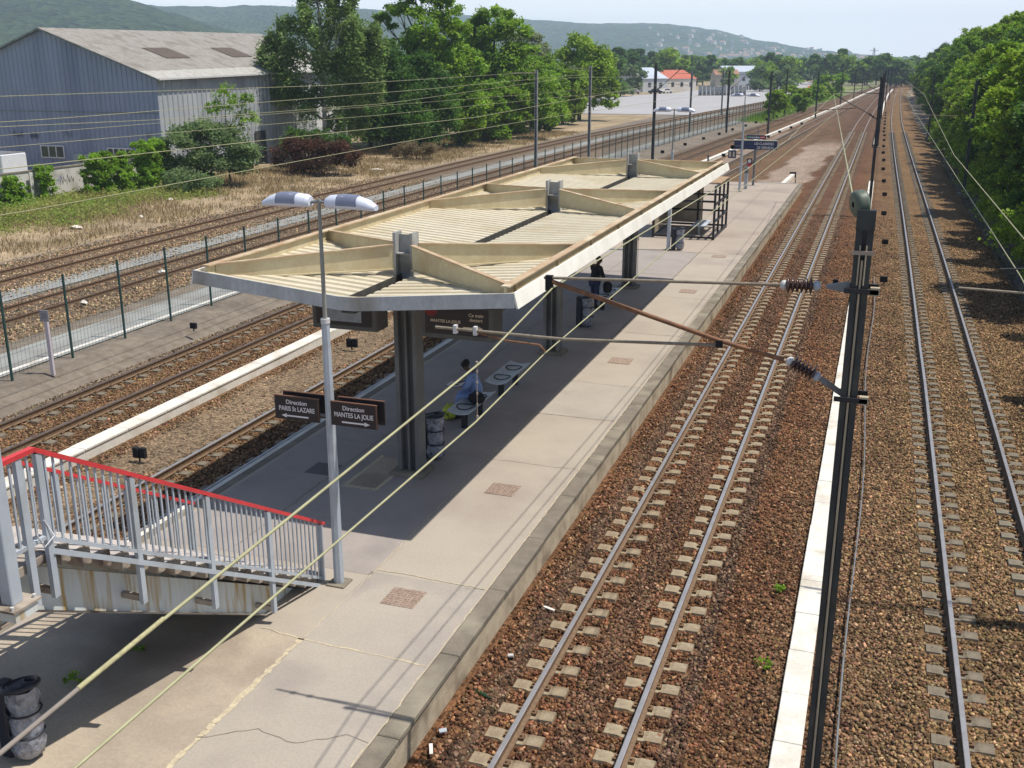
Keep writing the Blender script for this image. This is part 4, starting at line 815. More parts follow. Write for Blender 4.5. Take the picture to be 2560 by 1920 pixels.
for x, y, zt, lab in ((-19.9,97.3,8.6,'tall catenary mast right of the fence, first beyond the canopy'),(-19.4,142,7.7,'catenary mast right of the fence, second beyond the canopy'),(-16.7,195,7.6,'catenary mast in front of the green bushes by the far fence'),
                      (-13.7,138,7.6,'catenary mast standing on the raised white trough, nearest one'),(-10.9,186,7.4,'catenary mast on the raised white trough, second one'),(-9.3,243,7.2,'catenary mast on the raised white trough, third one'),(-7.9,288,7.2,'catenary mast on the raised white trough, fourth one'),(-7.2,341,7.2,'catenary mast on the raised white trough, fifth one')):
    t = hmast(x, y, zt, lab, .24)
    if y < 200: cantilever(t, x, y, 1, L=2.3, z1=zt-.5, z2=zt-2.4)
for x, y, zt, lab in ((-28.1,87.6,8.0,'sunlit catenary mast beyond the fence, leftmost above the canopy'),(-26.7,100,8.3,'catenary mast beyond the fence, second from left above the canopy'),(-23.9,140,7.6,'thin catenary mast beyond the fence in front of the parked yard'),(-27,190,7.6,'thin catenary mast standing at the near edge of the asphalt yard')):
    t = hmast(x, y, zt, lab, .24, ms=mat('sunlit-toned mast', (.30,.31,.31), (.20,.20,.20), scale=2)); MB().tube([(x,y,zt-.3),(x-2.2,y,zt-.25)], .03).build('arm', m_tube, t)  # paler than the other masts: sunlight put into the steel colour
for x, y, lab in ((5.5,17.5,'catenary mast right of the rightmost track, just outside the trees'),(5.7,80,'dark catenary mast half hidden in the trees on the right'),(5.2,140,'far catenary mast at the foot of the right wood')):
    t = hmast(x, y, 7.4, lab, .2); cantilever(t, x, y, -1, L=2.9, z1=6.6, z2=5.0, thin=.02)
    MB().tube([(x-1.0,y,5.05),(x-4.15,y,5.12)], .02).build('registration_tube', m_tube, t)
# ------------------------------------------------------------------ wires
def wire(name, pts, r, label, m=m_wire, cat='wire', sag=0.):
    P = [Vector(p) for p in pts]; Q = []
    for a, c in zip(P[:-1], P[1:]):
        n = max(2, int((c-a).length/3)); L_ = (c-a).length
        for i in range(n): u = i/n; q = a.lerp(c, u); q.z -= sag*4*u*(1-u)*(L_/56)**2; Q.append(q)
    Q.append(P[-1]); t = thing(name, label, cat, Q[0]); MB().tube(Q, r, 6).build('strand', m, t); return t
wire('contact_wire', [(-3.1,2.3,5.50),(-3.1,8,5.50),(-3.40,11,5.29+.03),(-3.1,21.4,5.62),(-2.95,66,5.5),(-3.3,123,5.45),(-2.9,181,5.4),(-2.6,236,5.4)], .0085, 'lower yellow green wire over the platform track, reaching the bottom edge of the picture')
t = wire('messenger_wire', [(-3.1,3.4,5.86),(-3.1,8.1,6.0),(-3.32,11,6.08),(-3.1,26,5.98),(-3.1,38,5.95),(-2.9,66,6.8)], .0095, 'upper yellow green wire over the platform track with a splice near the left edge')
MB().tube([(-3.1,1.9,5.78),(-3.1,2.6,5.83),(-3.1,3.3,5.857)], .0115).build('sleeve', mat('grey sleeve', (.25,.22,.19)), t); MB().tube([(-3.1,3.15,5.853),(-3.1,3.75,5.875)], .0125, 8).build('splice', mat('splice tape', (.42,.40,.22), (.30,.28,.16), scale=40), t)
for y, z0, z1 in ((8.1,6.0,5.5),(14.5,6.12,5.52),(20,6.02,5.6),(30,5.93,5.58),(45,6.1,5.55)):
    b = MB().tube([(-3.12,y,z0),(-3.12,y,z1)], .004, 5).tube([(-3.12,y,z0-.03),(-3.12,y,z0+.02)], .011, 6).tube([(-3.12,y,z1-.02),(-3.12,y,z1+.03)], .011, 6)
    if y < 9:
        for k in range(4): z = 5.93-k*.1; b.tube([(-3.12,y,z-.01),(-3.12,y,z+.01)], .009, 6)
    b.build('dropper', m_step, t)
wire('tension_wire', [(-.2,11.15,7.1),(-2.95,66,6.85)], .010, 'straight wire from the green wheel up to the second mast arm')
wire('contact_wire', [(2.2,-2,5.0),(2.3,18.3,5.22),(2.15,80,5.0),(1.9,140,5.1),(2,220,5.2)], .010, 'lower wire over the rightmost track, clamped to the arm at the right edge'); wire('messenger_wire', [(2.45,-5,6.3),(2.45,19,5.62),(2.4,40,5.45),(2.4,80,6.5),(2,140,6.5)], .011, 'upper wire over the rightmost track in front of the dark trees')
wires = [('contact_wire', lambda y: -19.15, [(2,5.2),(20,5.12),(41,5.32),(59,5.4),(97,5.4),(142,5.4)], 'lowest of the yellow wires crossing in front of the warehouse', 4),
 ('messenger_wire', lambda y: -19.15, [(5,6.3),(20,6.15),(50,5.95),(97,6.9),(142,6.8)], 'messenger wire over the track next to the fence, above the lowest yellow wire', 4),
 ('contact_wire', lambda y: -28.8, [(5,5.6),(28,5.75),(60,5.5),(100,5.5),(140,5.5)], 'contact wire over the nearer siding, crossing the blue warehouse wall', 5),
 ('messenger_wire', lambda y: -28.8, [(5,6.9),(40,6.2),(60,6.15),(100,7.2),(140,6.9)], 'messenger wire over the nearer siding with thin droppers', 5),
 ('contact_wire', lambda y: -34.4, [(5,5.6),(33,5.7),(60,5.6),(100,5.5),(165,5.5)], 'contact wire over the outermost siding', 6),
 ('feeder_wire', lambda y: -26.5, [(5,6.75),(30,6.7),(60,7.0),(100,7.6)], 'high feeder wire rising towards the masts above the canopy', None),
 ('feeder_wire', lambda y: -27.6, [(5,7.55),(28,7.45),(50,7.4),(88,7.85)], 'topmost feeder wire, nearly level across the blue warehouse', None)]
for nm, fx, tab, lab, k in wires:
    pts = []
    for y in np.arange(tab[0][0], tab[-1][0]+.1, 3): pts.append(((interp(AL[k], y) if k else fx(y)), y, interp(tab, y)))
    wire(nm, pts, .011 if 'contact' in nm else .012, lab)
# ------------------------------------------------------------------ warehouse
RX, EXR, EXL, WY0, WY1 = -61.6, -51.5, -71.7, 68.0, 98.5
wh = thing('warehouse', 'long blue and grey corrugated metal warehouse with a grey gable roof', 'warehouse', (EXR, WY0, 0))
zE0, zE1, zR0, zR1 = 7.5, 8.05, 11.1, 11.4
def zroof(x, y): u = (y-WY0)/(WY1-WY0); e = zE0+(zE1-zE0)*u; r = zR0+(zR1-zR0)*u; return r+(e-r)*abs(x-RX)/10.1
# gable wall, ribbed
b = MB(); vs = []; x = EXL; k = 0; xs = []
while x < EXR-.01: xs.append((x, WY0)); xs.append((x+.30, WY0)); xs.append((x+.34, WY0-.06)); xs.append((x+.40, WY0-.06)); x += .44
xs.append((EXR, WY0))
xs = [(min(x, EXR), y) for x, y in xs]
for x, y in xs: vs += [(x, y, -.3), (x, y, zroof(x, WY0)-.05)]
b.add(vs, [(2*i, 2*i+2, 2*i+3, 2*i+1) for i in range(len(xs)-1)]); b.build('gable_wall', m_clad, wh)
b = MB(); vs = []; ys = []; y = WY0
while y < 91: ys += [(y, 0), (y+.42, 0), (y+.47, .07), (y+.56, .07)]; y += .62
for y, d in ys: vs += [(EXR+d, y, -.3), (EXR+d, y, zroof(EXR, y)-.05)]
b.add(vs, [(2*i, 2*i+2, 2*i+3, 2*i+1) for i in range(len(ys)-1)]); b.build('side_wall', m_clad2, wh)
b = MB(); b.add([(EXR,ys[-1][0],-.3),(EXR,WY1,-.3),(EXR,WY1,zE1-.05),(EXR,ys[-1][0],zroof(EXR,91)-.05)], [(0,1,2,3)]); b.build('side_wall', mat('white cladding', (.72,.72,.74), (.62,.62,.65), scale=.6, c3=(.5,.5,.52), sc3=.4), wh)
b = MB(); b.add([(EXR,WY1,-.3),(EXL,WY1,-.3),(EXL,WY1,zE1-.1),(RX,WY1,zR1-.1),(EXR,WY1,zE1-.1)], [(0,1,2,3,4)]); b.add([(EXL,WY1,-.3),(EXL,WY0,-.3),(EXL,WY0,zE0-.1),(EXL,WY1,zE1-.1)], [(0,1,2,3)]); b.build('rear_wall', m_clad, wh)
b = MB()
for s in (-1, 1):
    n = 60
    for j, (u0, u1) in enumerate(((0, .88), (.88, 1.035))):
        vs = []
        for i in range(n+1):
            y = WY0-.35+(WY1-WY0+.7)*i/n
            for u in (u0, u1): x = RX+s*10.1*u; vs.append((x, y, zroof(x, y)+.03+(.02 if i % 2 else 0)-.003*j))
        b.add(vs, [(2*i, 2*i+1, 2*i+3, 2*i+2) if s > 0 else (2*i, 2*i+2, 2*i+3, 2*i+1) for i in range(n)], j)
b.add([(RX,WY0-.36,zR0+.03),(EXR+.35,WY0-.36,zE0-.07),(EXR+.35,WY0-.36,zE0-.2),(RX,WY0-.36,zR0-.14)], [(0,1,2,3)], 2); b.add([(RX,WY0-.36,zR0+.03),(EXL-.35,WY0-.36,zE0-.07),(EXL-.35,WY0-.36,zE0-.2),(RX,WY0-.36,zR0-.14)], [(3,2,1,0)], 2)
b.build('roof', [m_roof, m_roofp, m_greyd], wh)
for yy in (74.2, 83.6):
    b = MB(); b.add([(x, y, zroof(x, y)+.09) for x, y in ((RX+4.3,yy),(RX+6.6,yy),(RX+6.6,yy+3.2),(RX+4.3,yy+3.2))], [(0,1,2,3)]); b.build('roof_light', m_roofr, wh)
MB().beam((EXR+.42,WY0-.3,zE0-.12),(EXR+.42,WY1,zE1-.12), .14, .13).build('gutter', m_galv, wh); MB().tube([(EXR+.3,WY0+.5,zE0-.2),(EXR+.15,WY0+.5,zE0-.8)], .05).build('downpipe', m_galv, wh)
for z in (4.9,): MB().box(EXL, EXR, WY0-.075, WY0-.062, z, z+.06).build('cladding_seam', m_greyd, wh)
def win(x0, x1, z0, z1, n):
    f = MB(); y0, y1 = WY0-.13, WY0-.07
    for a, c, d, e in ((x0,x1,z0,z0+.09),(x0,x1,z1-.09,z1)): f.box(a, c, y0, y1, d, e)
    for i in range(n+1): x = x0+(x1-x0-.09)*i/n; f.box(x, x+.09, y0, y1, z0+.0905, z1-.0905)
    o = f.build('window', m_winf, wh); MB().box(x0+.05, x1-.05, WY0-.1, WY0-.08, z0+.05, z1-.05).build('pane', m_pane, o)
win(-63.0, -60.7, 1.35, 2.35, 3); win(-56.6, -54.3, 1.2, 2.3, 4)
for x0, x1 in ((-59.9,-58.95),(-58.85,-57.9)): MB().box(x0, x1, WY0-.1, WY0-.065, -.1, 1.75).build('door', m_door, wh)
MB().box(EXR+.075, EXR+.11, 80.6, 82.3, -.2, 2.9).build('side_door', m_dark, wh)
for x, z, w_, m in ((-65.5,3.0,.9,m_spray2),(-63.9,2.9,.8,m_spray2),(-60.6,3.1,.9,m_door),(-52.9,3.1,.5,m_door)):
    r = random.Random(int(x*10)); b = MB(); px = x
    for _ in range(5): b.tube([(px, WY0-.085, z), (px+.1, WY0-.085, z+r.uniform(.2,.45)), (px+.2*w_, WY0-.085, z-r.uniform(0,.2))], .02, 4); px += .2*w_
    b.build('graffiti', m, wh)
# graffitied white boundary wall
t = thing('boundary_wall', 'old white rendered wall with graffiti and ivy below the blue warehouse', 'wall', (-50.6, 52, 0))
tb = [(40,-51.4),(50.5,-50.9),(57,-50.35),(61,-49.6),(66,-51.2)]
MB().sweep([(-.12,-.3),(-.12,1.95),(.12,1.95),(.12,-.3)], path(tb, 42, 66, 0)).build('wall_face', m_wallw, t)
MB().sweep([(-.16,1.951),(-.16,2.03),(.16,2.03),(.16,1.951)], path(tb, 42, 66, 0)).build('coping', m_coping, t)
for y in (49, 53.3, 57.6): x = interp(tb, y); MB().box(x+.125, x+.19, y-.14, y+.14, -.3, 1.95).build('pilaster', m_wallw, t)
r = random.Random(3)
for y0_, n_, m in ((45.5,5,m_spray),(48.4,6,m_spray),(51.2,3,m_spray),(54.6,4,m_spray),(50.4,4,m_spray2),(55.8,3,m_spray2)):
    b = MB(); y = y0_
    for _ in range(n_): x = interp(tb, y)+.128; b.tube([(x, y, r.uniform(.9,1.1)), (x, y+.12, r.uniform(1.3,1.6)), (x, y+.24, r.uniform(.9,1.2)), (x, y+.3, r.uniform(1.2,1.4))], .022, 4); y += .33
    b.build('graffiti', m, t)
t = thing('boundary_wall_post', 'broken pale concrete post standing between the two ivy hedges', 'post', (-49.0, 60.5, 0)); MB().bbox(-49.15,-48.85,60.3,60.55,-.2,1.9,.02).build('shaft', m_wallw, t); MB().add([(-49.3,60.3,1.9),(-48.6,60.3,1.9),(-48.5,60.3,2.3),(-49.3,60.4,2.0),(-49.3,60.55,1.9),(-48.6,60.55,1.9),(-48.5,60.55,2.3),(-49.3,60.5,2.0)], [(0,1,2,3),(7,6,5,4),(0,4,5,1),(1,5,6,2),(2,6,7,3),(3,7,4,0)]).build('cap', m_wallw, t)
t = thing('lorry_trailer', 'pale box trailer parked behind the white wall', 'trailer', (-62.5, 62, 0)); MB().bbox(-66.5,-58.9,59.6,62.0,.9,2.3,.05).build('box_body', mat('trailer white', (.62,.64,.68), (.56,.58,.62)), t); MB().box(-66.4,-59.0,59.55,62.05,2.301,2.36).build('roof_rail', m_greyd, t)
for x in (-65.3,-60.6): MB().lathe((x,59.7,.45),(x,59.95,.45), [(0,.1),(0,.45),(1,.45),(1,.1)], 16).build('wheel', m_black, t)
# ------------------------------------------------------------------ vegetation
def leaves(C, n, size, r, spread, flat=.35, droop=0., elong=1.):
    """n leaf quads scattered about clump centres C (k,4: x,y,z,radius)"""
    C = np.asarray(C, float); k = r.integers(0, len(C), n); P = C[k, :3]+r.normal(size=(n, 3))*C[k, 3:4]*spread*np.array([1, 1, .75])
    if droop: P[:, 2] -= np.abs(r.normal(size=n))*droop
    N = r.normal(size=(n, 3)); N[:, 2] = np.abs(N[:, 2])+flat; N /= np.linalg.norm(N, axis=1)[:, None]
    T = np.cross(N, r.normal(size=(n, 3))); T /= np.linalg.norm(T, axis=1)[:, None]; B = np.cross(N, T)
    s = size*r.uniform(.6, 1.35, (n, 1)); T *= s; B *= s*.62*elong
    V = np.stack([P-T, P-B*.9, P+T, P+B*.9], 1).reshape(-1, 3); F = np.arange(4*n).reshape(n, 4)
    tint = np.repeat(r.uniform(.72, 1.3, (n, 1))*np.array([1., 1., 1.])*(1+r.normal(size=(n, 3))*.06), 4, 0)
    return V, F, np.clip(tint, .2, 2), k
def crown_clumps(lobes, per, r):
    out = []
    for x, y, z, rx, rz in lobes:
        d = r.normal(size=(per, 3)); d /= np.linalg.norm(d, axis=1)[:, None]; d[:, 2] = np.where(d[:, 2] < -.5, -d[:, 2], d[:, 2])
        rad = r.uniform(.62, 1.08, (per, 1)); p = np.array([x, y, z])+d*rad*np.array([rx, rx, rz])
        out.append(np.concatenate([p, np.full((per, 1), rx)*r.uniform(.16, .34, (per, 1))], 1))
    return np.concatenate(out)
def tree(name, label, cat, loc, H, lobes, nleaf, lsize, m, seed, bark=m_bark, trunk_r=.22, per=16, spread=.75, droop=0., group=None, lean=(0, 0), elong=1., scale=1., flat=.35, limbs=True):
    r = np.random.default_rng(seed); t = thing(name, label, cat, loc, 0, group); o = Vector(loc); b = MB()
    top = Vector((lean[0], lean[1], H*.8)); pts = [o+top*u+Vector((r.normal()*.12*u, r.normal()*.12*u, 0)) for u in (0, .15, .35, .55, .78, 1)]
    if bark is not None:
        b.tube(pts, [trunk_r*q for q in (1.25, 1, .8, .6, .35, .12)], 8)
        if limbs:
            for x, y, z, rx, rz in lobes:
                tgt = o+Vector((x, y, z)); u = min(.92, max(.12, (z/(H*.8))*.62)); st_ = o+top*u; mid = st_.lerp(tgt, .5)+Vector((r.normal()*.2, r.normal()*.2, -.15))
                b.tube([st_, mid, tgt, tgt+Vector((r.normal()*.5, r.normal()*.5, rz*.7))], [trunk_r*.42, trunk_r*.28, trunk_r*.15, .015], 6)
                for _ in range(3): b.tube([mid.lerp(tgt, .4), tgt+Vector((r.normal()*rx*.5, r.normal()*rx*.5, r.normal()*rz*.4))], [trunk_r*.14, .012], 5)
        b.build('trunk', bark, t)
    C = crown_clumps(lobes, per, r); V, F, T, k = leaves(C, nleaf, lsize, r, spread, droop=droop, elong=elong, flat=flat)
    ct = r.uniform(.75, 1.25, len(C)); T = T*np.repeat(ct[k], 4)[:, None]
    npmesh('crown', V, F, m, parent=t, tint=T); return t
def lobes_round(H, R, n, r, z0=.3, squash=.8):
    out = []
    for i in range(n):
        a = r.uniform(0, 2*PI); u = r.uniform(z0, .92); rr = R*(1-abs((u-.55)/.55)**2*.75)*math.sqrt(r.random())*.75; q = R*r.uniform(.28, .46); out.append((rr*math.cos(a), rr*math.sin(a), H*u, q, q*squash))
    out.append((0, 0, H*.9, R*.35, R*.3)); return out
R_ = np.random.default_rng(42)
# birch in front of the warehouse end: hanging strands
lb = [(0,0,13.5,1.6,1.8),(-2.2,.5,11.0,2.0,1.8),(2.0,-.4,11.2,2.0,2),(0,1,10.4,2.2,2),(-4.0,0,9.6,1.5,1.2),(-4.6,.4,8.0,1.2,1.0),(3.4,.3,8.8,1.8,1.8),(-1.2,-.8,8.2,2.3,2),(1.4,0,7.0,2.3,2),(-3.0,.3,5.9,1.5,1.4),(3.9,0,6.2,1.3,1.7),(0,.6,5.2,2.2,1.8),(1.8,-.3,4.2,1.6,1.4),(-.9,.2,15.6,1.1,1.6),(2.2,.2,14.2,1.1,1.4),(4.6,0,10.5,1.0,1.3)]
tree('birch_tree', 'large weeping birch in front of the white end of the warehouse', 'tree', (-47.0, 85.0, 0), 16.5, [(x*1.12, y, z, rx*1.15, rz*1.15) for x, y, z, rx, rz in lb], 46000, .165, lf_birch, 5, bark=m_barkw, trunk_r=.25, per=15, spread=.55, droop=.7, elong=.8)
lb = [(0,0,15.2,1.6,1.2),(-2.6,0,13.6,1.4,1.0),(2.4,.5,14.0,1.8,1.2),(-4.6,.4,12.6,1.1,.9),(.6,-.5,12.2,2.6,1.8),(3.8,0,11.5,1.7,1.2),(-2.2,.5,9.8,2.4,1.8),(1.4,0,9.2,2.6,2.0),(4.2,.4,8.4,2.2,1.8),(-4.2,0,6.8,2.2,2.2),(0,-1,6.2,2.8,2.2),(3.8,-.6,5.4,2.6,2.2),(-2,-1.6,3.6,2.4,2.0),(1.8,-2.2,3.2,2.4,1.8),(5.6,0,3.4,2,1.8),(2.6,.4,16.6,.9,.7),(-1.0,.3,17.4,1.2,.8),(-2.8,0,15.6,.9,.7)]
tree('acacia_tree', 'tallest acacia with dark open top branches left of the round tree', 'tree', (-46.5, 106.0, 0), 17.5, lb, 34000, .19, lf_acacia, 6, trunk_r=.3, per=16, spread=.6)
lb = [(0,0,13.4,2.2,1.2),(-2.2,0,12.0,1.9,1.3),(2.4,0,12.2,1.8,1.0),(0,-.5,10.3,3.0,2),(3.4,0,8.9,2.5,2.0),(-3,0,8.2,2.6,2.2),(1,-1,7.2,3.2,2.2),(-2.6,-1.4,4.8,2.8,2.2),(2.6,-1,4.8,3.0,2.4),(5.2,0,6.0,2.2,2),(5.0,-.6,3.0,2.4,2),(-.2,-2.4,3.0,2.4,1.8)]
tree('acacia_tree', 'bright feathery acacia with a flat top right of the tallest one', 'tree', (-44.0, 121.0, 0), 14.4, lb, 32000, .21, lf_acacia, 7, trunk_r=.28, per=16, spread=.62)
lb = [(0,0,8.4,1.6,2.2),(-1.0,0,6.2,2.2,2.2),(1.4,0,6.0,2.0,2.2),(0,-.8,3.8,2.8,2.2),(-2,0,3.2,2,2),(2.2,-.6,3.0,2.2,2),(0,-1,1.6,2.8,1.4)]
tree('evergreen_tree', 'dark dense evergreen right beside the white end of the warehouse', 'tree', (-45.5, 95.5, 0), 10.5, lb, 16000, .17, lf_dark, 8, trunk_r=.2, per=18)
tree('evergreen_tree', 'dark drooping evergreen under the tallest acacia', 'tree', (-44.8, 101.0, 0), 9.0, [(x*1.1, y, z*.9, rx, rz) for x, y, z, rx, rz in lb], 15000, .18, lf_dark, 9, trunk_r=.2, per=18)
for i, (x, y, H, R, lab, m) in enumerate(((-50,118,10,4,'mid green bushy tree behind the acacias on the left side',lf_forest),(-42.2,113,6.5,3.2,'low bright green tree at the bank under the acacias',lf_ivy),(-42.8,127,7,3.4,'low green tree under the right acacia',lf_acacia),(-50,100,11,4,'green tree filling the gap behind the evergreens',lf_acacia),
        (-50.5,150,12.6,4.6,'pale grey green poplar behind the round tree',lf_pale),(-46.5,143,9,4,'soft green tree between the poplar and the acacia',lf_acacia),(-57,132,11,4.5,'distant green tree behind the acacias',lf_forest),(-62,112,9,4.5,'dark tree showing left of the tallest acacia',lf_dark),
        (-42.6,106.5,5.5,3.0,'low dense bush tree in front of the tallest acacia',lf_forest),(-42.0,119,6.5,3.4,'low dense green tree in front of the flat topped acacia',lf_forest),(-42.6,133,7.5,3.8,'dense green tree between the flat topped acacia and the poplar',lf_acacia),
        (-44,141,7,3.8,'dense light green tree left of the round tree',lf_acacia),(-44.4,151,7,3.6,'low green tree just left of the round tree',lf_forest),(-49,111,12,4.4,'leafy tree directly behind the tallest acacia',lf_acacia),(-48,126,11.5,4.4,'leafy tree behind the flat topped acacia',lf_forest))):
    tree('broadleaf_tree', lab, 'tree', (x, y, 0), H, lobes_round(H, R, 18, R_, .1), 21000, .22, m, 20+i, trunk_r=.2, per=15, spread=.75)
lb = [(0,0,10.3,3.0,2.0),(-2.4,0,8.8,2.4,2.0),(2.6,0,8.6,2.6,2.0),(0,-1,7.2,3.6,2.4),(-3.2,0,5.4,2.6,2.4),(3.4,0,5.4,2.6,2.4),(0,-1,4.0,3.4,2.4),(4.2,.4,3.2,2.0,1.8)]
tree('round_tree', 'dense round topped green tree just left of the yard', 'tree', (-45.2, 163.0, 0), 12.4, lb, 18000, .25, lf_forest, 31, trunk_r=.28, per=22, spread=.6)
# shrubs and hedges near the wall
def shrub(name, label, loc, lobes, n, ls, m, seed, cat='bush', group=None, bark=m_bark, per=14, **kw):
    return tree(name, label, cat, loc, max(l[2] for l in lobes)+.4, lobes, n, ls, m, seed, bark=bark, trunk_r=.06, per=per, group=group, **kw)
shrub('bush', 'large grey green bush against the grey side wall of the warehouse', (-46.6, 66.0, 0), [(0,0,3.0,1.8,1.4),(-1.8,-.4,2.8,1.6,1.3),(1.7,.3,2.3,1.4,1.1),(.4,-.6,1.2,1.6,1.0),(-1.2,-.7,1.0,1.4,.9),(2.4,0,1.2,1.2,.9),(3.2,.6,2.0,1.2,1.0),(-2.9,-.8,1.9,1.3,1.2),(-3.4,-1.2,.9,1.2,.9),(1.0,.8,3.4,1.2,.9)], 32000, .11, lf_shrub, 51)
shrub('sapling', 'thin feathery sapling rising above the grey green bush', (-46.2, 68.6, 0), [(0,0,6.2,.9,1.0),(-.9,0,5.2,.8,.6),(1.0,0,5.4,.9,.6),(1.8,0,4.6,.8,.5),(-.6,0,3.8,.9,.7),(.8,0,3.4,.9,.8),(1.9,0,6.0,.6,.4)], 2600, .10, lf_acacia, 52, cat='tree')
shrub('bush', 'dark reddish brown bush under the birch', (-43.0, 75.0, 0), [(0,0,1.7,1.9,1.3),(-1.7,.2,1.4,1.6,1.1),(1.5,.3,1.5,1.4,1.1),(.3,-.6,.8,1.5,.7),(2.6,.6,1.3,1.4,1.0)], 15000, .10, lf_red, 53)
shrub('bush', 'shaded dark bush at the foot of the birch behind the red one', (-45.2, 79.5, 0), [(0,0,2.0,1.8,1.4),(-1.8,0,1.7,1.5,1.3),(1.8,.3,1.6,1.5,1.2)], 8000, .13, lf_dark, 54)
shrub('bush', 'sparse brown green bush on the dry bank right of the white wall end', (-40.4, 90.0, 0), [(0,0,.9,1.3,.7),(-1.2,0,.7,1.0,.6),(1.3,.3,.8,1.1,.6)], 4500, .09, lf_dry, 55)
shrub('bush', 'low dark bush with dry stems at the left foot of the grey green bush', (-44.6, 61.4, 0), [(0,0,.8,1.2,.7),(-1.3,0,.7,1.0,.6),(1.2,.3,.6,1.0,.5)], 4500, .09, lf_shrub, 56)
def hedge(label, y0, y1, zt, seed, tb_=tb, n=9000, off=.35):
    lo = []; r = np.random.default_rng(seed); c = ((interp(tb_, (y0+y1)/2)), (y0+y1)/2, 0); y = y0
    while y <= y1:
        for z in np.arange(.35, zt, .5): lo.append((interp(tb_, y)-c[0]+off*r.uniform(.6,1.2), y-c[1], z, .5, .42))
        y += .55
    return shrub('ivy_hedge', label, c, lo, n, .085, lf_ivy, seed, 'hedge', 'ivy growing over the white wall', bark=None, per=5, spread=.8)
hedge('broad ivy hedge on the wall left of the broken post', 56.9, 60.2, 2.5, 61, n=30000, off=1.3)
hedge('tall ivy hedge on the wall right of the broken post', 61.1, 65.2, 3.2, 62, n=34000, off=1.6)
hedge('narrow column of ivy on the white wall, right one', 53.9, 54.7, 1.9, 63, n=3200, off=.4)
hedge('ivy clump at the left end of the graffiti on the white wall', 51.0, 52.3, 1.5, 64, n=5000, off=.5)
hedge('ivy clump at the far left edge of the picture', 46.0, 49.4, 1.0, 65, n=6000, off=.9)
# ground cover stuff
def cover_leaves(name, label, n, size, m, seed, sample, h=.25):
    r = np.random.default_rng(seed); P = sample(r, n); z = ground_h(P[:, 0], P[:, 1])+np.abs(r.normal(size=len(P)))*h; n = len(P)
    N = r.normal(size=(n, 3)); N[:, 2] = abs(N[:, 2])+.5; N /= np.linalg.norm(N, axis=1)[:, None]; T = np.cross(N, r.normal(size=(n, 3))); T /= np.linalg.norm(T, axis=1)[:, None]; B = np.cross(N, T)
    s = size*r.uniform(.6, 1.4, (n, 1)); c = np.concatenate([P, z[:, None]], 1); V = np.stack([c-T*s, c-B*s*.7, c+T*s, c+B*s*.7], 1).reshape(-1, 3)
    cl = .7+.6*fbm(P[:, 0], P[:, 1], 1.6, seed); T_ = np.repeat((r.uniform(.7, 1.3, n)*cl)[:, None]*np.ones((1, 3)), 4, 0)
    return tag(npmesh(name, V, np.arange(4*n).reshape(n, 4), m, tint=T_), label, 'ground cover', kind='stuff')
def s_ivy(r, n):
    P = np.stack([r.uniform(-50.6, -38.5, n), r.uniform(38, 68, n)], -1); g_ = fbm(P[:, 0], P[:, 1], 5, 21)+.5*(fbm(P[:, 0], P[:, 1], 1.4, 33)-.5)
    w_ = sstep(-41.8, -46.6, P[:, 0]+6*(g_-.5))*(1-sstep(56, 68, P[:, 1]+8*(g_-.5))); return P[r.random(n) < w_]
cover_leaves('ground_ivy', 'green creeping ground cover below the white wall', 80000, .075, leafm('creeping ground leaves', (.17, .27, .04), (.26, .23, .08)), 71, s_ivy, .2)
def blades(name, label, n, h, m, seed, sample):
    r = np.random.default_rng(seed); P = sample(r, n); n = len(P); z = ground_h(P[:, 0], P[:, 1]); a = r.uniform(0, 2*PI, n); w_ = .03
    d = np.stack([np.cos(a), np.sin(a), 0*a], -1)*w_; b0 = np.concatenate([P, z[:, None]-.02], 1); tip = b0+np.stack([r.normal(size=n)*.35*h, r.normal(size=n)*.35*h, h*r.uniform(.3, 1.2, n)], -1)
    V = np.stack([b0-d, b0+d, tip], 1).reshape(-1, 3); return tag(npmesh(name, V, np.arange(3*n).reshape(n, 3), m, tint=np.repeat(r.uniform(.55, 1.35, (n, 1))*np.ones((1, 3)), 3, 0)), label, 'grass', kind='stuff')
def s_dry(r, n):
    P = np.stack([r.uniform(-50, -36.6, n), r.uniform(34, 135, n)], -1); return P[r.random(n) < sstep(.3, .62, fbm(P[:, 0], P[:, 1], 2.5, 90))*sstep(-36.4, -38.5, P[:, 0])+.05]
blades('dry_grass', 'dry straw coloured grass on the bank below the warehouse and trees', 90000, .34, lf_grass, 72, s_dry)
def s_fg(r, n):
    P = np.stack([r.uniform(-21.5, -12, n), r.uniform(168, 330, n)], -1); lb_ = cx(LEFTB, P[:, 1]); return P[(P[:, 0] > lb_-4.5) & (P[:, 0] < lb_+.3)]
blades('verge_grass', 'green grass on the verge between the far fence and the tracks', 26000, .7, lf_ivy, 73, s_fg)
def s_litter(r, n): P = np.stack([4.6+np.abs(r.normal(size=n))*2.2, r.uniform(14, 150, n)], -1); return P
cover_leaves('fallen_leaves', 'dry brown leaf litter along the foot of the right wood', 30000, .06, lf_dry, 74, s_litter, .015)
# bushes along the far fence
bp = []
for i, (x, y, H, R) in enumerate(((-16.9,178,4.2,2.4),(-17.6,186,3.6,2.0),(-15.2,206,3.0,1.8),(-15.9,222,3.6,2.2),(-16.2,232,3.4,2.2),(-15.6,252,3.6,2.6),(-15.2,268,3.4,2.6),(-15.4,288,5.4,3.6),(-13.4,330,5.2,3.6),(-19.5,243,3.6,2.4))):
    shrub('bush', 'rounded green bush by the far fence, %s from the camera' % ('nearest','second','third','fourth','fifth','sixth','seventh','eighth and tall','ninth','tenth, left of the fence')[i], (x, y, -.1), lobes_round(H, R, 7, R_, .2), 3500, .26, lf_ivy if i % 3 else lf_forest, 80+i, group='green bushes along the far fence')
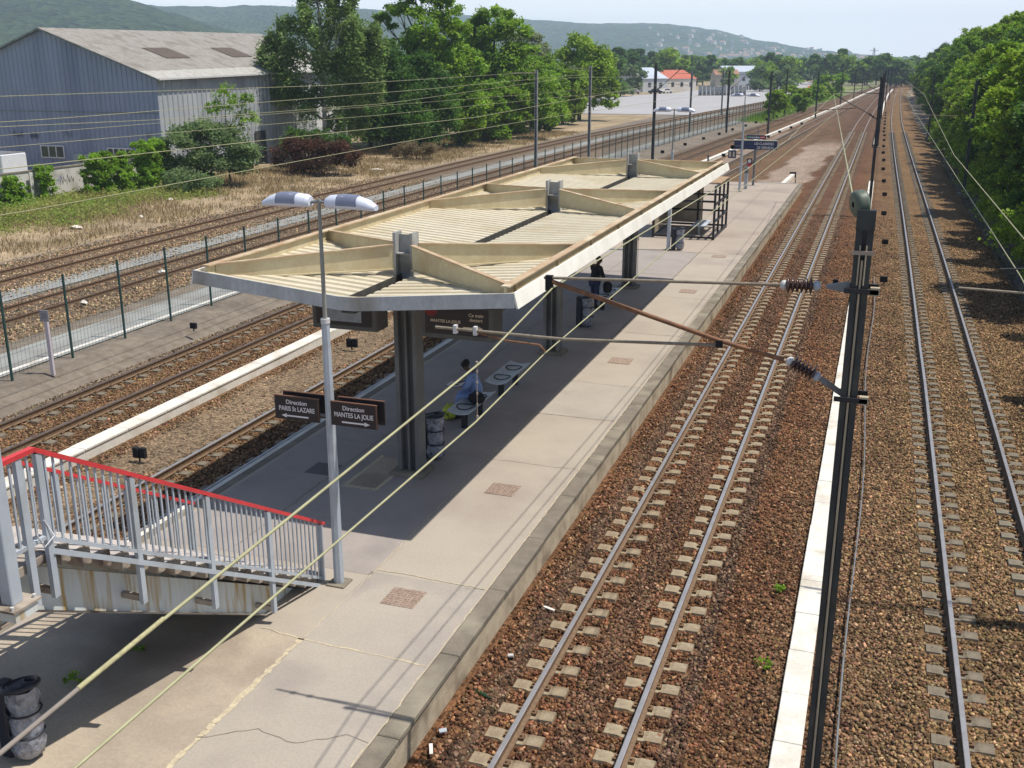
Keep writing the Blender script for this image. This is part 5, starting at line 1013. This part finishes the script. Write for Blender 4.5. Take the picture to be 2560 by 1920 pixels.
# right wood: shared crowns, each tree a thing
protos = []
for i in range(4):
    H = (10.5, 11.5, 9.5, 12.0)[i]; lo = lobes_round(H, 3.6, 17, R_, .12, .85)
    protos.append(tree('woodland_tree', 'x', 'tree', (12, 30+i*6, 0), H, lo, 24000, (.155), (lf_forest, lf_forest, lf_ivy, lf_acacia)[i], 100+i, trunk_r=.2, per=15, spread=.62, group='trees of the wood right of the tracks'))
protos_dark = []
for i in range(2):
    lo = lobes_round(10.5, 3.4, 15, R_, .1, .9); protos_dark.append(tree('woodland_tree', 'x', 'tree', (14, 30+i*6, 0), 10.5, lo, 16000, .17, lf_dark, 110+i, trunk_r=.2, per=15, group='trees of the wood right of the tracks'))
wood = []; rr = random.Random(9); y = 21.0; row = 0
while y < 330:
    wood.append((8.6+rr.uniform(-.5, .7)+(.6 if y < 40 else 0), y, rr.uniform(.66, .86), 0)); wood.append((12.6+rr.uniform(-.8, .8), y+rr.uniform(-1, 2.5), rr.uniform(.9, 1.1), 1))
    if y < 220: wood.append((17.4+rr.uniform(-1, 1), y+rr.uniform(-1, 3), rr.uniform(1.05, 1.3), 2))
    y += rr.uniform(3.6, 4.6)*(1 if y < 120 else 1.5)
ords = ['front row of the right wood', 'second row of the right wood', 'back row of the right wood']
cnt = [0, 0, 0]
def ordn(k): return ('%d' % k)+('th' if 10 < k % 100 < 14 else {1:'st',2:'nd',3:'rd'}.get(k % 10, 'th'))
used = set()
for x, y, s, rw in wood:
    cnt[rw] += 1; k = rr.randrange(6); src = (protos+protos_dark)[k]; lab = 'leafy green tree, %s from the camera in the %s' % (ordn(cnt[rw]), ords[rw]); z = float(ground_h(x, y))-.1
    if k not in used: used.add(k); src.location = (x, y, z); src.rotation_euler = (0, 0, rr.uniform(0, 6)); src.scale = (s,)*3; src['label'] = lab
    else: copy_tree(src, None, (x, y, z), rr.uniform(0, 6.28), s, lab)
for p in protos+protos_dark:
    if p['label'] == 'x': bpy.data.objects.remove(p)
us = None
for i in range(34):
    y = 17+i*4.2+rr.uniform(-1, 1); x = 6.7+rr.uniform(-.3, .5)+(.5 if y < 34 else 0); lab = 'low leafy shrub at the foot of the right wood, %s from the camera' % ordn(i+1)
    if us is None: us = shrub('undergrowth_shrub', lab, (x, y, -.1), [(0,0,.9,1.0,.8),(.5,.9,1.2,1.0,.9),(.6,-.9,1.0,1.0,.9),(1.2,0,2.0,1.2,1.1),(1.5,.9,2.9,1.0,.9)], 5200, .11, lf_forest, 131, group='shrubs at the foot of the right wood')
    else: copy_tree(us, None, (x, y, -.1), rr.uniform(-.5, .5), rr.uniform(.7, 1.15), lab)
# ------------------------------------------------------------------ far trees, houses, hills
def farproto(H, R, n, ls, m, seed, nm='far_tree'): return tree(nm, 'x', 'tree', (-100, 400, 0), H, lobes_round(H, R, 9, np.random.default_rng(seed), .15), n, ls, m, seed, trunk_r=.25, per=12, spread=.75, group='trees beyond the yard')
FP = [farproto(10, 5, 2600, .55, lf_far, 141), farproto(9, 5.5, 2600, .55, lf_forest, 142), farproto(12, 3.2, 2200, .5, lf_dark, 143), farproto(8, 5, 2400, .55, lf_shrub, 144)]
def cpos(px, D):  # ground point seen in column px at depth D along the view axis
    a = math.atan((px-1280)/2615/math.cos(th)); d = Vector((math.cos(psi)*math.sin(a)-math.sin(psi)*math.cos(a), math.sin(psi)*math.sin(a)+math.cos(psi)*math.cos(a))); return d*D
far = []
for px in range(1560, 2290, 15):
    for D in (rr.uniform(410, 470), rr.uniform(500, 640)): far.append((px+rr.uniform(-8, 8), D*(1.08 if px > 1900 else 1), rr.uniform(.75, 1.25)))
for px, D, s in ((1470,300,1.0),(1520,330,1.1),(1560,345,1.0),(1610,360,.8),(1640,400,1.4),(1690,380,.7),(1850,360,.9),(1880,370,.8),(1910,365,.9)): far.append((px, D, s))
for px in range(1010, 1560, 26): far.append((px, rr.uniform(260, 420), rr.uniform(.8, 1.1)))
fu = set()
for i, (px, D, s) in enumerate(far):
    p = cpos(px, D); k = rr.choice([0, 0, 1, 1, 2, 3]); src = FP[k]; lab = 'distant green tree in the belt beyond the asphalt yard'
    if k not in fu: fu.add(k); src.location = (p.x, p.y, -.1); src.scale = (s,)*3; src['label'] = lab
    else: copy_tree(src, None, (p.x, p.y, -.1), rr.uniform(0, 6.28), s, lab)
# wooded plain behind (one mass)
r = np.random.default_rng(150); n = 2600; px = r.uniform(-200, 2600, n); D = 620+2600*r.random(n)**1.3
C = np.array([[*cpos(a, d), 4.5, 6+d*.003] for a, d in zip(px, D)]); V, F, T, k = leaves(C, 52000, 1.9, r, .8); V[:, 2] = np.clip(V[:, 2], 0, 11+2*r.random(len(V)))
tag(npmesh('far_wood', V, F, lf_far, tint=T), 'wooded plain stretching to the foot of the hills', 'wood', kind='stuff')
def house(t, w_, d_, h_, rh, mw, mr, win_=0, ov=.3):
    """house at local origin: walls, gabled roof, windows"""
    MB().box(-w_/2, w_/2, -d_/2, d_/2, -.3, h_).add([(-w_/2,-d_/2,h_),(w_/2,-d_/2,h_),(w_/2,d_/2,h_),(-w_/2,d_/2,h_),(-w_/2,0,h_+rh*.96),(w_/2,0,h_+rh*.96)], [(0,4,3),(1,2,5)]).build('wall', mw, t, (0,0,0)).parent = t
    MB().add([(-w_/2-ov,-d_/2-ov,h_-.1),(w_/2+ov,-d_/2-ov,h_-.1),(w_/2+ov,0,h_+rh),(-w_/2-ov,0,h_+rh),(-w_/2-ov,d_/2+ov,h_-.1),(w_/2+ov,d_/2+ov,h_-.1)], [(0,1,2,3),(3,2,5,4)]).build('roof', mr, t, (0,0,0)).parent = t
    for i in range(win_):
        x = -w_/2+w_*(i+.6)/(win_+.2); MB().box(x-.6, x+.6, -d_/2-.04, -d_/2+.02, h_*.35, h_*.35+1.4).build('window', m_pane, t, (0,0,0)).parent = t
def place_house(label, px, D, rz, *a, z=0, nm='house', cat='house', **kw):
    p = cpos(px, D); t = bpy.data.objects.new(nm, None); COL.objects.link(t); tag(t, label, cat); house(t, *a, **kw); t.location = (p.x, p.y, z); t.rotation_euler = (0, 0, rz); return t
place_house('white industrial shed with a wide orange tiled roof beyond the yard', 1628, 362, .95, 17, 13, 4.0, 2.6, m_rend, m_tile, 4)
place_house('pale grey sloping roofed shed left of the orange roofed one', 1572, 352, .9, 10, 16, 4.2, 3.2, mat('pale shed wall', (.55,.57,.60)), m_met, 2)
place_house('small white house with a brownish roof between the trees', 1768, 430, .4, 9, 8, 4.6, 1.8, m_rend, mat('brown tile roof', (.36,.19,.13)), 2)
place_house('low grey hall with a pale metal roof behind the white house', 1822, 455, .5, 24, 14, 5.6, 2.2, mat('pale shed wall', (.55,.57,.60)), m_met, 5)
place_house('white villa seen through the acacia crowns', 1150, 330, .3, 12, 10, 6, 2.5, m_rend, m_tile, 3)
# pallets of blocks in the yard
pb = None
for i in range(24):
    row = i//12; j = i % 12
    if row == 0: x = -49.5+j*1.02; y = 305+j*.7+rr.uniform(-.2, .2)
    else: x = -45.5+j*1.05; y = 378+j*.8
    lab = '%s wrapped stack of grey blocks from the left in the %s yard row' % (ordn(j+1), ('nearer', 'farther')[row])
    if pb is None: pb = thing('block_stack', lab, 'block stack', (0,0,0), 0, 'stacks of grey blocks in the yard'); MB().bbox(-.42,.42,-.5,.5,.15,2.6,.04).build('blocks', m_pal, pb); MB().box(-.45,.45,-.5,-.35,0,.14).box(-.45,.45,.35,.5,0,.14).build('pallet', m_wood_sl, pb); MB().box(-.46,-.425,-.52,.52,.16,2.62).build('wrap_edge', m_white, pb); pb.location = (x, y, 0)
    else: copy_tree(pb, None, (x, y, 0), rr.uniform(-.08, .08), (1, 1, rr.uniform(.8, 1.05)), lab)
b = MB(); vs = [(-24.5+3.2*math.cos(a)*q+0, 402+1.6*math.sin(a)*q, z) for q, z in ((1, 0), (.7, .9), (.25, 1.5)) for a in [2*PI*i/12 for i in range(12)]]; b.add(vs, [(i*12+k, i*12+(k+1)%12, (i+1)*12+(k+1)%12, (i+1)*12+k) for i in range(2) for k in range(12)]+[tuple(range(24, 36))])
tag(b.build('covered_heap', m_orange, None, (-24.5, 402, 0)), 'low heap under a bright orange sheet at the far end of the yard', 'heap')
def car(x, y, rz, m, label):
    t = thing('parked_car', label, 'car', (0,0,0)); pr = [(-2.1,.35),(-2.1,.8),(-1.3,.95),(-.8,1.42),(.7,1.45),(1.4,.95),(2.1,.8),(2.15,.35)]
    b = MB(); vs = [(px_, s*.82*(.86 if z > 1.2 else 1), z) for s in (-1, 1) for px_, z in pr]; b.add(vs, [tuple(range(7,-1,-1)), tuple(range(8,16))]+[(i, i+8, (i+1)%8+8, (i+1)%8)[::-1] for i in range(8)]); b.build('body', m, t)
    MB().add([(-1.15,-.83,.98),(1.2,-.83,.98),(.65,-.735,1.38),(-.78,-.735,1.38)], [(0,1,2,3)]).build('side_window', m_pane, t)
    for px_ in (-1.35, 1.35):
        for s in (-1, 1): MB().lathe((px_, s*.86, .32), (px_, s*.66, .32), [(0,.01),(0,.32),(1,.32),(1,.01)], 12).build('wheel', m_black, t)
    t.location = (x, y, 0); t.rotation_euler = (0, 0, rz)
for px, D, rz, m, lab in ((1610,326,.3,m_black,'dark car parked in front of the grey roofed shed'),(1634,330,.9,m_white,'white van sized car parked by the orange roofed shed'),(1560,322,.2,m_white,'white car half hidden behind the round tree')): p = cpos(px, D); car(p.x, p.y, rz, m, lab)
# hills
def hill(name, pts, D0, D1, seed, m):
    """ridge given as (pixel column, pixel row) of the crest at distance D1; foot at D0"""
    na, nr = 260, 34; xs = np.linspace(pts[0][0], pts[-1][0], na); ys = np.interp(xs, [p[0] for p in pts], [p[1] for p in pts]); V = []
    for i in range(na):
        d = fwd+rgt*((xs[i]-1280)/2615)-upv*((ys[i]-960)/2615); hl = math.hypot(d.x, d.y); zc = CAM_H+d.z/hl*D1
        for j in range(nr):
            u = j/(nr-1); D = D0+(D1-D0)*min(u, .9)/.9 if u <= .9 else D1+(u-.9)*2500; hz = zc*(math.sin(min(u/.9, 1)*PI/2)**1.15) if u <= .9 else zc*(1-(u-.9)*4)
            V.append((d.x/hl*D, d.y/hl*D, hz))
    V = np.array(V); nz = fbm(V[:, 0]+9000, V[:, 1]+9000, 240, seed)-.5; uu = np.tile(np.linspace(0, 1, nr), na)
    V[:, 2] += nz*V[:, 2].max()*.16*np.sin(np.clip(uu, 0, 1)*PI)*(uu < .88)+(fbm(V[:, 0]+9000, V[:, 1]+9000, 40, seed+5, 3)-.5)*9*(uu > .05)
    I = np.arange(na*nr).reshape(na, nr); F = np.stack([I[:-1,:-1], I[1:,:-1], I[1:,1:], I[:-1,1:]], -1).reshape(-1, 4)
    return tag(npmesh(name, V, F, m, smooth=True), kind='structure'), V.reshape(na, nr, 3)
m_hill = mat('wooded hillside', (.010, .026, .012), (.045, .08, .028), kind='voro', scale=.10, contrast=(.0,1.), bump=1., bdist=14, rough=1, spec=0, c3=(.055,.085,.03), sc3=.006)
m_hill2 = mat('far wooded hillside', (.010, .024, .014), (.04, .065, .03), kind='voro', scale=.05, contrast=(.0,1.), bump=1., bdist=16, rough=1, spec=0, c3=(.05,.075,.04), sc3=.004)
_, HF = hill('hills', [(700,30),(900,26),(972,29),(1100,38),(1240,50),(1381,56),(1500,61),(1596,60),(1700,67),(1787,77),(1883,103),(1960,114),(2027,125),(2150,139),(2267,148),(2450,156),(2700,160)], 2100, 3600, 160, m_hill2)
_, HM = hill('hills', [(-700,30),(-200,24),(200,18),(384,22),(705,24),(820,26),(960,33),(1080,52),(1250,92),(1400,130)], 1500, 2700, 170, m_hill)
_, HN = hill('hills', [(-900,-75),(-500,-75),(-120,-60),(0,-38),(150,-18),(300,0),(400,28),(520,64),(680,105),(850,140)], 900, 1700, 180, m_hill)
hp = None
for i in range(230):
    a = int(np.interp(random.betavariate(1.6, 1.3)*760+1560, [700, 2700], [0, 259])); u = random.betavariate(1.2, 2.6)*.72; j = int(u*33); p = HF[a, j]+(HF[min(a+1, 259), j]-HF[a, j])*random.random()
    lab = 'tiny pale house on the far hillside slope'
    if hp is None:
        hp = bpy.data.objects.new('hillside_house', None); COL.objects.link(hp); tag(hp, lab, 'house', 'houses scattered over the far hillside'); house(hp, 13, 10, 6, 4, mat('pale render', (.72,.66,.60)), mat('terracotta tiles', (.33,.19,.145)), 0); hp.location = p
    else: copy_tree(hp, None, p, random.uniform(0, 3.1), random.uniform(.5, 1.0), lab)
t = thing('power_pylon', 'thin lattice pylon standing before the far hill', 'pylon', (0,0,0)); b = MB()
for sx in (-1, 1):
    for sy in (-1, 1): b.beam((sx*3,sy*3,0), (sx*.5,sy*.5,34), .3, .3)
for k in range(6): z = k*5.5; s0 = 3-2.5*z/34; s1 = 3-2.5*(z+5.5)/34; b.beam((-s0,-s0,z), (s1,-s1,z+5.5), .18, .18); b.beam((s0,-s0,z), (-s1,-s1,z+5.5), .18, .18)
b.build('lattice', m_greyd, t); MB().beam((-7,0,26), (7,0,26), .4, .4).beam((-5,0,31), (5,0,31), .4, .4).build('crossarms', m_greyd, t); p = cpos(2105, 1300); t.location = (p.x, p.y, -8); t.rotation_euler = (0, 0, .4)
# ------------------------------------------------------------------ litter
def litter(name, label, cat, x, y, z, mk, m):
    z = float(bed_h(x, y))+.05; t = mk(x, y, z).build(name, m, None, (x, y, z)); tag(t, label, cat)
def shard(x, y, z, l, w_, a, h=.02): return MB().beam((x-l/2*math.cos(a), y-l/2*math.sin(a), z+h), (x+l/2*math.cos(a), y+l/2*math.sin(a), z+h+.01), w_, .015)
litter('plastic_strip', 'long white plastic strip on the stones by the platform edge', 'litter', -4.45, 14.75, -.17, lambda x, y, z: shard(x, y, z, .22, .05, -.4), m_white)
litter('plastic_strip', 'short grey plastic strip near the bottom of the platform wall', 'litter', -4.75, 10.55, -.17, lambda x, y, z: shard(x, y, z, .2, .045, 2.0), m_white)
litter('broken_tile', 'square grey broken piece beside the short plastic strip', 'litter', -4.75, 10.95, -.17, lambda x, y, z: shard(x, y, z, .1, .08, .5, .03), m_grey)
litter('crushed_can', 'small shiny can on the stones left of the platform track', 'litter', -4.55, 13.1, -.15, lambda x, y, z: MB().tube([(x-.04,y,z+.02),(x+.04,y+.02,z+.03)], .03, 10), m_galv)
b = MB(); b.tube([(-4.72,12.1,-.08),(-4.62,12.06,-.08),(-4.56,12.04,-.08),(-4.53,12.03,-.08),(-4.46,12.0,-.08)], [.035,.036,.034,.014,.013], 12); tag(b.build('glass_bottle', mat('green glass', (.015,.05,.015), rough=.1, spec=.8), None, (-4.6,12.05,-.0)), 'green glass bottle lying at the foot of the platform wall', 'bottle')
for i, (x, y, lab) in enumerate(((-40.5,45.5,'crumpled white sheet on the dry bank at the left'),(-39.8,50,'pale flat scrap on the dry bank right of the crumpled sheet'),(-43.0,57,'small white scrap in the grass below the hedge'),(-39.5,80,'broken white branch lying on the dry bank under the birch'),(-27.3,30.6,'tiny white scrap on the stones of the nearer siding'),(-28.3,36.5,'white crumpled paper between the rails of the nearer siding'))):
    b = MB(); r = random.Random(i); z = float(ground_h(x, y))+.06; n = 7; L_ = .5 if i == 0 else .9 if i == 3 else .28
    vs = [(x+L_*math.cos(2*PI*k/n)*r.uniform(.5,1), y+L_*.6*math.sin(2*PI*k/n)*r.uniform(.5,1), z+r.uniform(0,.1)) for k in range(n)]+[(x, y, z+.16)]; b.add(vs, [(k, (k+1)%n, n) for k in range(n)]); tag(b.build('waste_scrap', m_white, None, (x, y, z)), lab, 'litter')
# weeds
for i, (x, y, z, s, lab) in enumerate(((-9.3,10.6,PZ,.16,'small green weed on the platform under the stair'),(-9.6,9.7,PZ,.18,'second green weed on the platform under the stair, nearer the camera'),(-.95,16.8,-.2,.14,'green weed on the stones left of the flat white trough'),(-.9,14.3,-.2,.16,'nearer green weed on the stones left of the flat white trough'))):
    shrub('weed', lab, (x, y, z), [(0,0,.05,s*.75,.06)], 110, .024, lf_ivy, 190+i, 'weed', bark=None, per=6)
# ------------------------------------------------------------------ people
def skin(name, J, E, m, parent, sub=2):
    """J: list of (pos, radius); E: edges -> one continuous body surface"""
    me = bpy.data.meshes.new(name); me.from_pydata([Vector(j[0]) for j in J], E, []); o = bpy.data.objects.new(name, me); COL.objects.link(o)
    s = o.modifiers.new('s', 'SKIN'); sk = me.skin_vertices[0].data if me.skin_vertices else None
    if sk is None:
        lay = me.attributes.get('skin'); bpy.context.view_layer.objects.active = o; bpy.ops.mesh.customdata_skin_add(); sk = me.skin_vertices[0].data
    for i, (p, r) in enumerate(J): sk[i].radius = (r, r) if not isinstance(r, tuple) else r
    sk[0].use_root = True; s2 = o.modifiers.new('u', 'SUBSURF'); s2.levels = sub; s2.render_levels = sub
    bpy.context.view_layer.update(); dg = bpy.context.evaluated_depsgraph_get(); nm = bpy.data.meshes.new_from_object(o.evaluated_get(dg)); bpy.data.objects.remove(o)
    for p in nm.polygons: p.use_smooth = True
    nm.materials.clear(); nm.materials.append(m); ob = bpy.data.objects.new(name, nm); COL.objects.link(ob); ob.parent = parent; return ob
def person(label, loc, rz, pose, top_m, leg_m, extra=None):
    t = bpy.data.objects.new('person', None); COL.objects.link(t); tag(t, label, 'person'); J, E = [], []
    def add(p, r, frm=None):
        J.append((p, r)); 
        if frm is not None: E.append((frm, len(J)-1))
        return len(J)-1
    P = pose; hip = add(P['hip'], .125); wst = add(P['waist'], .115, hip); chs = add(P['chest'], .135, wst); nk = add(P['neck'], .055, chs); hd0 = add(P['jaw'], .07, nk); hd1 = add(P['head'], .098, hd0); add(P['crown'], .07, hd1)
    hands = []
    for s, k in ((-1, 'L'), (1, 'R')):
        sh = add(P['sh'+k], .065, chs); el = add(P['el'+k], .045, sh); wr = add(P['wr'+k], .03, el); pm = add(P['pm'+k], (.038, .018), wr); hands.append((k, pm))
        hp_ = add(P['hp'+k], .095, hip); kn = add(P['kn'+k], .062, hp_); an = add(P['an'+k], .042, kn); he = add(P['he'+k], .045, an); add(P['to'+k], (.042, .028), he)
        w_ = Vector(P['wr'+k]); p_ = Vector(P['pm'+k]); d = (p_-w_).normalized(); side = d.cross(Vector((0, 0, 1))).normalized()
        for q, ln in ((-1.4, .055), (-.5, .072), (.4, .076), (1.3, .064)):
            f0 = add(p_+side*q*.018+d*.03, .0105, pm); f1 = add(p_+side*q*.019+d*(.03+ln*.55)+Vector((0,0,-.008)), .009, f0); add(p_+side*q*.019+d*(.03+ln)+Vector((0,0,-.024)), .0075, f1)
        th0 = add(w_.lerp(p_, .5)+side*s*-.035, .011, wr); add(w_.lerp(p_, .9)+side*s*-.055+Vector((0,0,-.01)), .009, th0)
    body = skin('body', J, E, m_skin, t, 1)
    # clothes: same skeleton pieces, slightly larger
    def cloth(nm, keys, E2, m): return skin(nm, keys, E2, m, t, 1)
    cloth('shirt', [(P['hip'], .165), (P['waist'], .165), (P['chest'], .19), (P['shL'], .10), (P['elL'], .075), (P['shR'], .10), (P['elR'], .075), (Vector(P['elL']).lerp(Vector(P['wrL']), .8), .05), (Vector(P['elR']).lerp(Vector(P['wrR']), .8), .05)], [(0,1),(1,2),(2,3),(3,4),(2,5),(5,6),(4,7),(6,8)], top_m)
    cloth('trousers', [(P['hip'], .15), (P['hpL'], .118), (P['knL'], .085), (Vector(P['knL']).lerp(Vector(P['anL']), .92), .066), (P['hpR'], .118), (P['knR'], .085), (Vector(P['knR']).lerp(Vector(P['anR']), .92), .066)], [(0,1),(1,2),(2,3),(0,4),(4,5),(5,6)], leg_m)
    h = Vector(P['head']); c = Vector(P['crown']); j = Vector(P['jaw']); up = (c-j).normalized(); f = Vector(P['face']).normalized(); sd = up.cross(f).normalized()
    b = MB(); n = 14; vs = []
    for i in range(8):
        a = -.5+i*.29
        for k in range(n): p = 2*PI*k/n; q = (sd*math.cos(p)+f*math.sin(p)*1.08)*math.cos(a)*.108+up*math.sin(a)*.118; vs.append(h+q-f*.022+up*.022+(up*.05 if (math.sin(p) > .4 and a < .5) else Vector()))
    b.add(vs, [(i*n+k, i*n+(k+1)%n, (i+1)*n+(k+1)%n, (i+1)*n+k) for i in range(7) for k in range(n)], 0, True); b.build('hair', m_hair, t, (0,0,0))
    b = MB()
    for s in (-1, 1): b.lathe(h+f*.092+sd*s*.033+up*.0, h+f*.101+sd*s*.033, [(0,.012),(1,.004)], 8)
    b.build('eyes', m_paper, t, (0,0,0)); MB().tube([h+f*.095+up*.0, h+f*.122-up*.03, h+f*.098-up*.036], [.01,.015,.01], 6).build('nose', m_skin, t, (0,0,0)); MB().tube([h+f*.088-up*.062-sd*.024, h+f*.1-up*.06, h+f*.088-up*.062+sd*.024], .007, 5).build('mouth', m_tuber, t, (0,0,0))
    for s in (-1, 1): MB().lathe(h+sd*s*.092, h+sd*s*.112-f*.01, [(0,.02),(.6,.032),(1,.02)], 8).build('ear', m_skin, t, (0,0,0))
    for k in 'LR':
        he, to = Vector(P['he'+k]), Vector(P['to'+k]); dd = (to-he).normalized(); MB().beam(he-dd*.05+Vector((0,0,-.005)), to+dd*.05+Vector((0,0,-.012)), .095, .07).build('shoe', m_black, t, (0,0,0))
    t.location = loc; t.rotation_euler = (0, 0, rz); return t
# seated reader: local frame, -X is forward (legs hang over the left side of the bench), z from platform level
sit = dict(hip=(0,0,.56), waist=(-.03,0,.74), chest=(-.12,0,.98), neck=(-.2,0,1.14), jaw=(-.26,0,1.19), head=(-.29,0,1.25), crown=(-.31,0,1.34), face=(-.8,-.1,-.6),
 shL=(-.13,-.19,1.05), elL=(-.22,-.27,.80), wrL=(-.40,-.14,.80), pmL=(-.48,-.09,.81), shR=(-.13,.19,1.05), elR=(-.22,.27,.80), wrR=(-.40,.14,.80), pmR=(-.48,.09,.81),
 hpL=(-.06,-.1,.55), knL=(-.46,-.13,.55), anL=(-.44,-.14,.11), heL=(-.43,-.14,.06), toL=(-.60,-.15,.045), hpR=(-.06,.1,.55), knR=(-.46,.12,.55), anR=(-.48,.13,.11), heR=(-.47,.13,.06), toR=(-.64,.14,.045))
person('person in light blue sitting on the near bench, reading with head bent', (-8.4, 21.85, PZ), .25, sit, m_shirt, m_shirt)
t = thing('open_book', 'pale open book held by the sitting person', 'book', (-8.9, 21.6, 1.33)); MB().add([(-9.05,21.45,1.34),(-8.86,21.45,1.30),(-8.86,21.82,1.30),(-9.05,21.82,1.34),(-8.67,21.45,1.35),(-8.67,21.82,1.35)], [(0,1,2,3),(1,4,5,2)]).build('pages', m_paper, t)
MB().add([(-9.06,21.44,1.33),(-8.86,21.44,1.288),(-8.86,21.83,1.288),(-9.06,21.83,1.33),(-8.66,21.44,1.34),(-8.66,21.83,1.34)], [(3,2,1,0),(2,5,4,1)]).build('cover', m_black, t)
def sack(name, label, cat, x, y, z, rx, ry, rz2, m, strap=False):
    t = thing(name, label, cat, (x, y, z)); r = random.Random(int(y*10)); n = 14; vs = []
    for i in range(7):
        a = -PI/2+PI*i/6
        for k in range(n): p = 2*PI*k/n; q = 1+r.uniform(-.08, .08); vs.append((x+rx*math.cos(a)**.6*math.cos(p)*q if abs(a) < 1.5 else x+.02*math.cos(p), y+ry*math.cos(a)**.6*math.sin(p)*q if abs(a) < 1.5 else y+.02*math.sin(p), z+rz2*(1+math.sin(a))))
    MB().add(vs, [(i*n+k, i*n+(k+1)%n, (i+1)*n+(k+1)%n, (i+1)*n+k) for i in range(6) for k in range(n)], 0, True).build('bag_body', m, t)
    MB().tube([(x-.06, y, z+rz2*1.9), (x-.05, y, z+rz2*2.3), (x+.05, y, z+rz2*2.3), (x+.06, y, z+rz2*1.9)], .012, 6).build('handle', m, t)
sack('shoulder_bag', 'black bag resting on the near bench beside the sitting person', 'bag', -8.28, 21.45, .97, .2, .17, .13, m_black)
sack('carrier_bag', 'yellow green carrier bag on the ground left of the near bench', 'bag', -8.98, 21.5, PZ, .17, .2, .17, m_yel)
stand = dict(hip=(0,0,.93), waist=(0.02,0,1.1), chest=(.08,0,1.33), neck=(.13,0,1.5), jaw=(.17,0,1.55), head=(.19,0,1.62), crown=(.19,0,1.71), face=(.9,.1,-.35),
 shL=(.08,-.19,1.40), elL=(.14,-.26,1.13), wrL=(.30,-.2,1.0), pmL=(.37,-.17,.98), shR=(.08,.19,1.40), elR=(.14,.26,1.13), wrR=(.30,.18,1.0), pmR=(.37,.15,.98),
 hpL=(0,-.1,.9), knL=(.02,-.12,.5), anL=(-.08,-.13,.1), heL=(-.1,-.13,.06), toL=(.07,-.14,.045), hpR=(0,.1,.9), knR=(.04,.12,.5), anR=(.02,.13,.1), heR=(0,.13,.06), toR=(.17,.14,.045))
person('person in a black top and dark blue trousers standing by the third bench', (-8.78, 34.0, PZ), .9, stand, m_black, m_navy)
sack('rucksack', 'black rucksack resting on the third bench next to the standing person', 'bag', -8.4, 34.3, .97, .16, .2, .2, m_black)
# ------------------------------------------------------------------ haze
HTOP = max(float(h_[:, :, 2].max()) for h_ in (HF, HM, HN)); print('hill top', HTOP)
HAZE = True
if HAZE:
    m = bpy.data.materials.new('haze air'); m.use_nodes = True; N = m.node_tree.nodes; N.remove(N['Principled BSDF']); v = N.new('ShaderNodeVolumePrincipled')
    v.inputs['Color'].default_value = (.64, .80, 1., 1); v.inputs['Density'].default_value = .00026; v.inputs['Anisotropy'].default_value = 0; SC.cycles.volume_bounces = 1
    m.node_tree.links.new(v.outputs[0], N['Material Output'].inputs['Volume'])
    b = MB().box(-4100, 3600, -100, 4150, -2, HTOP+4); o = b.build('haze', m); tag(o, 'thin bluish summer haze over the whole valley', 'haze', kind='stuff')
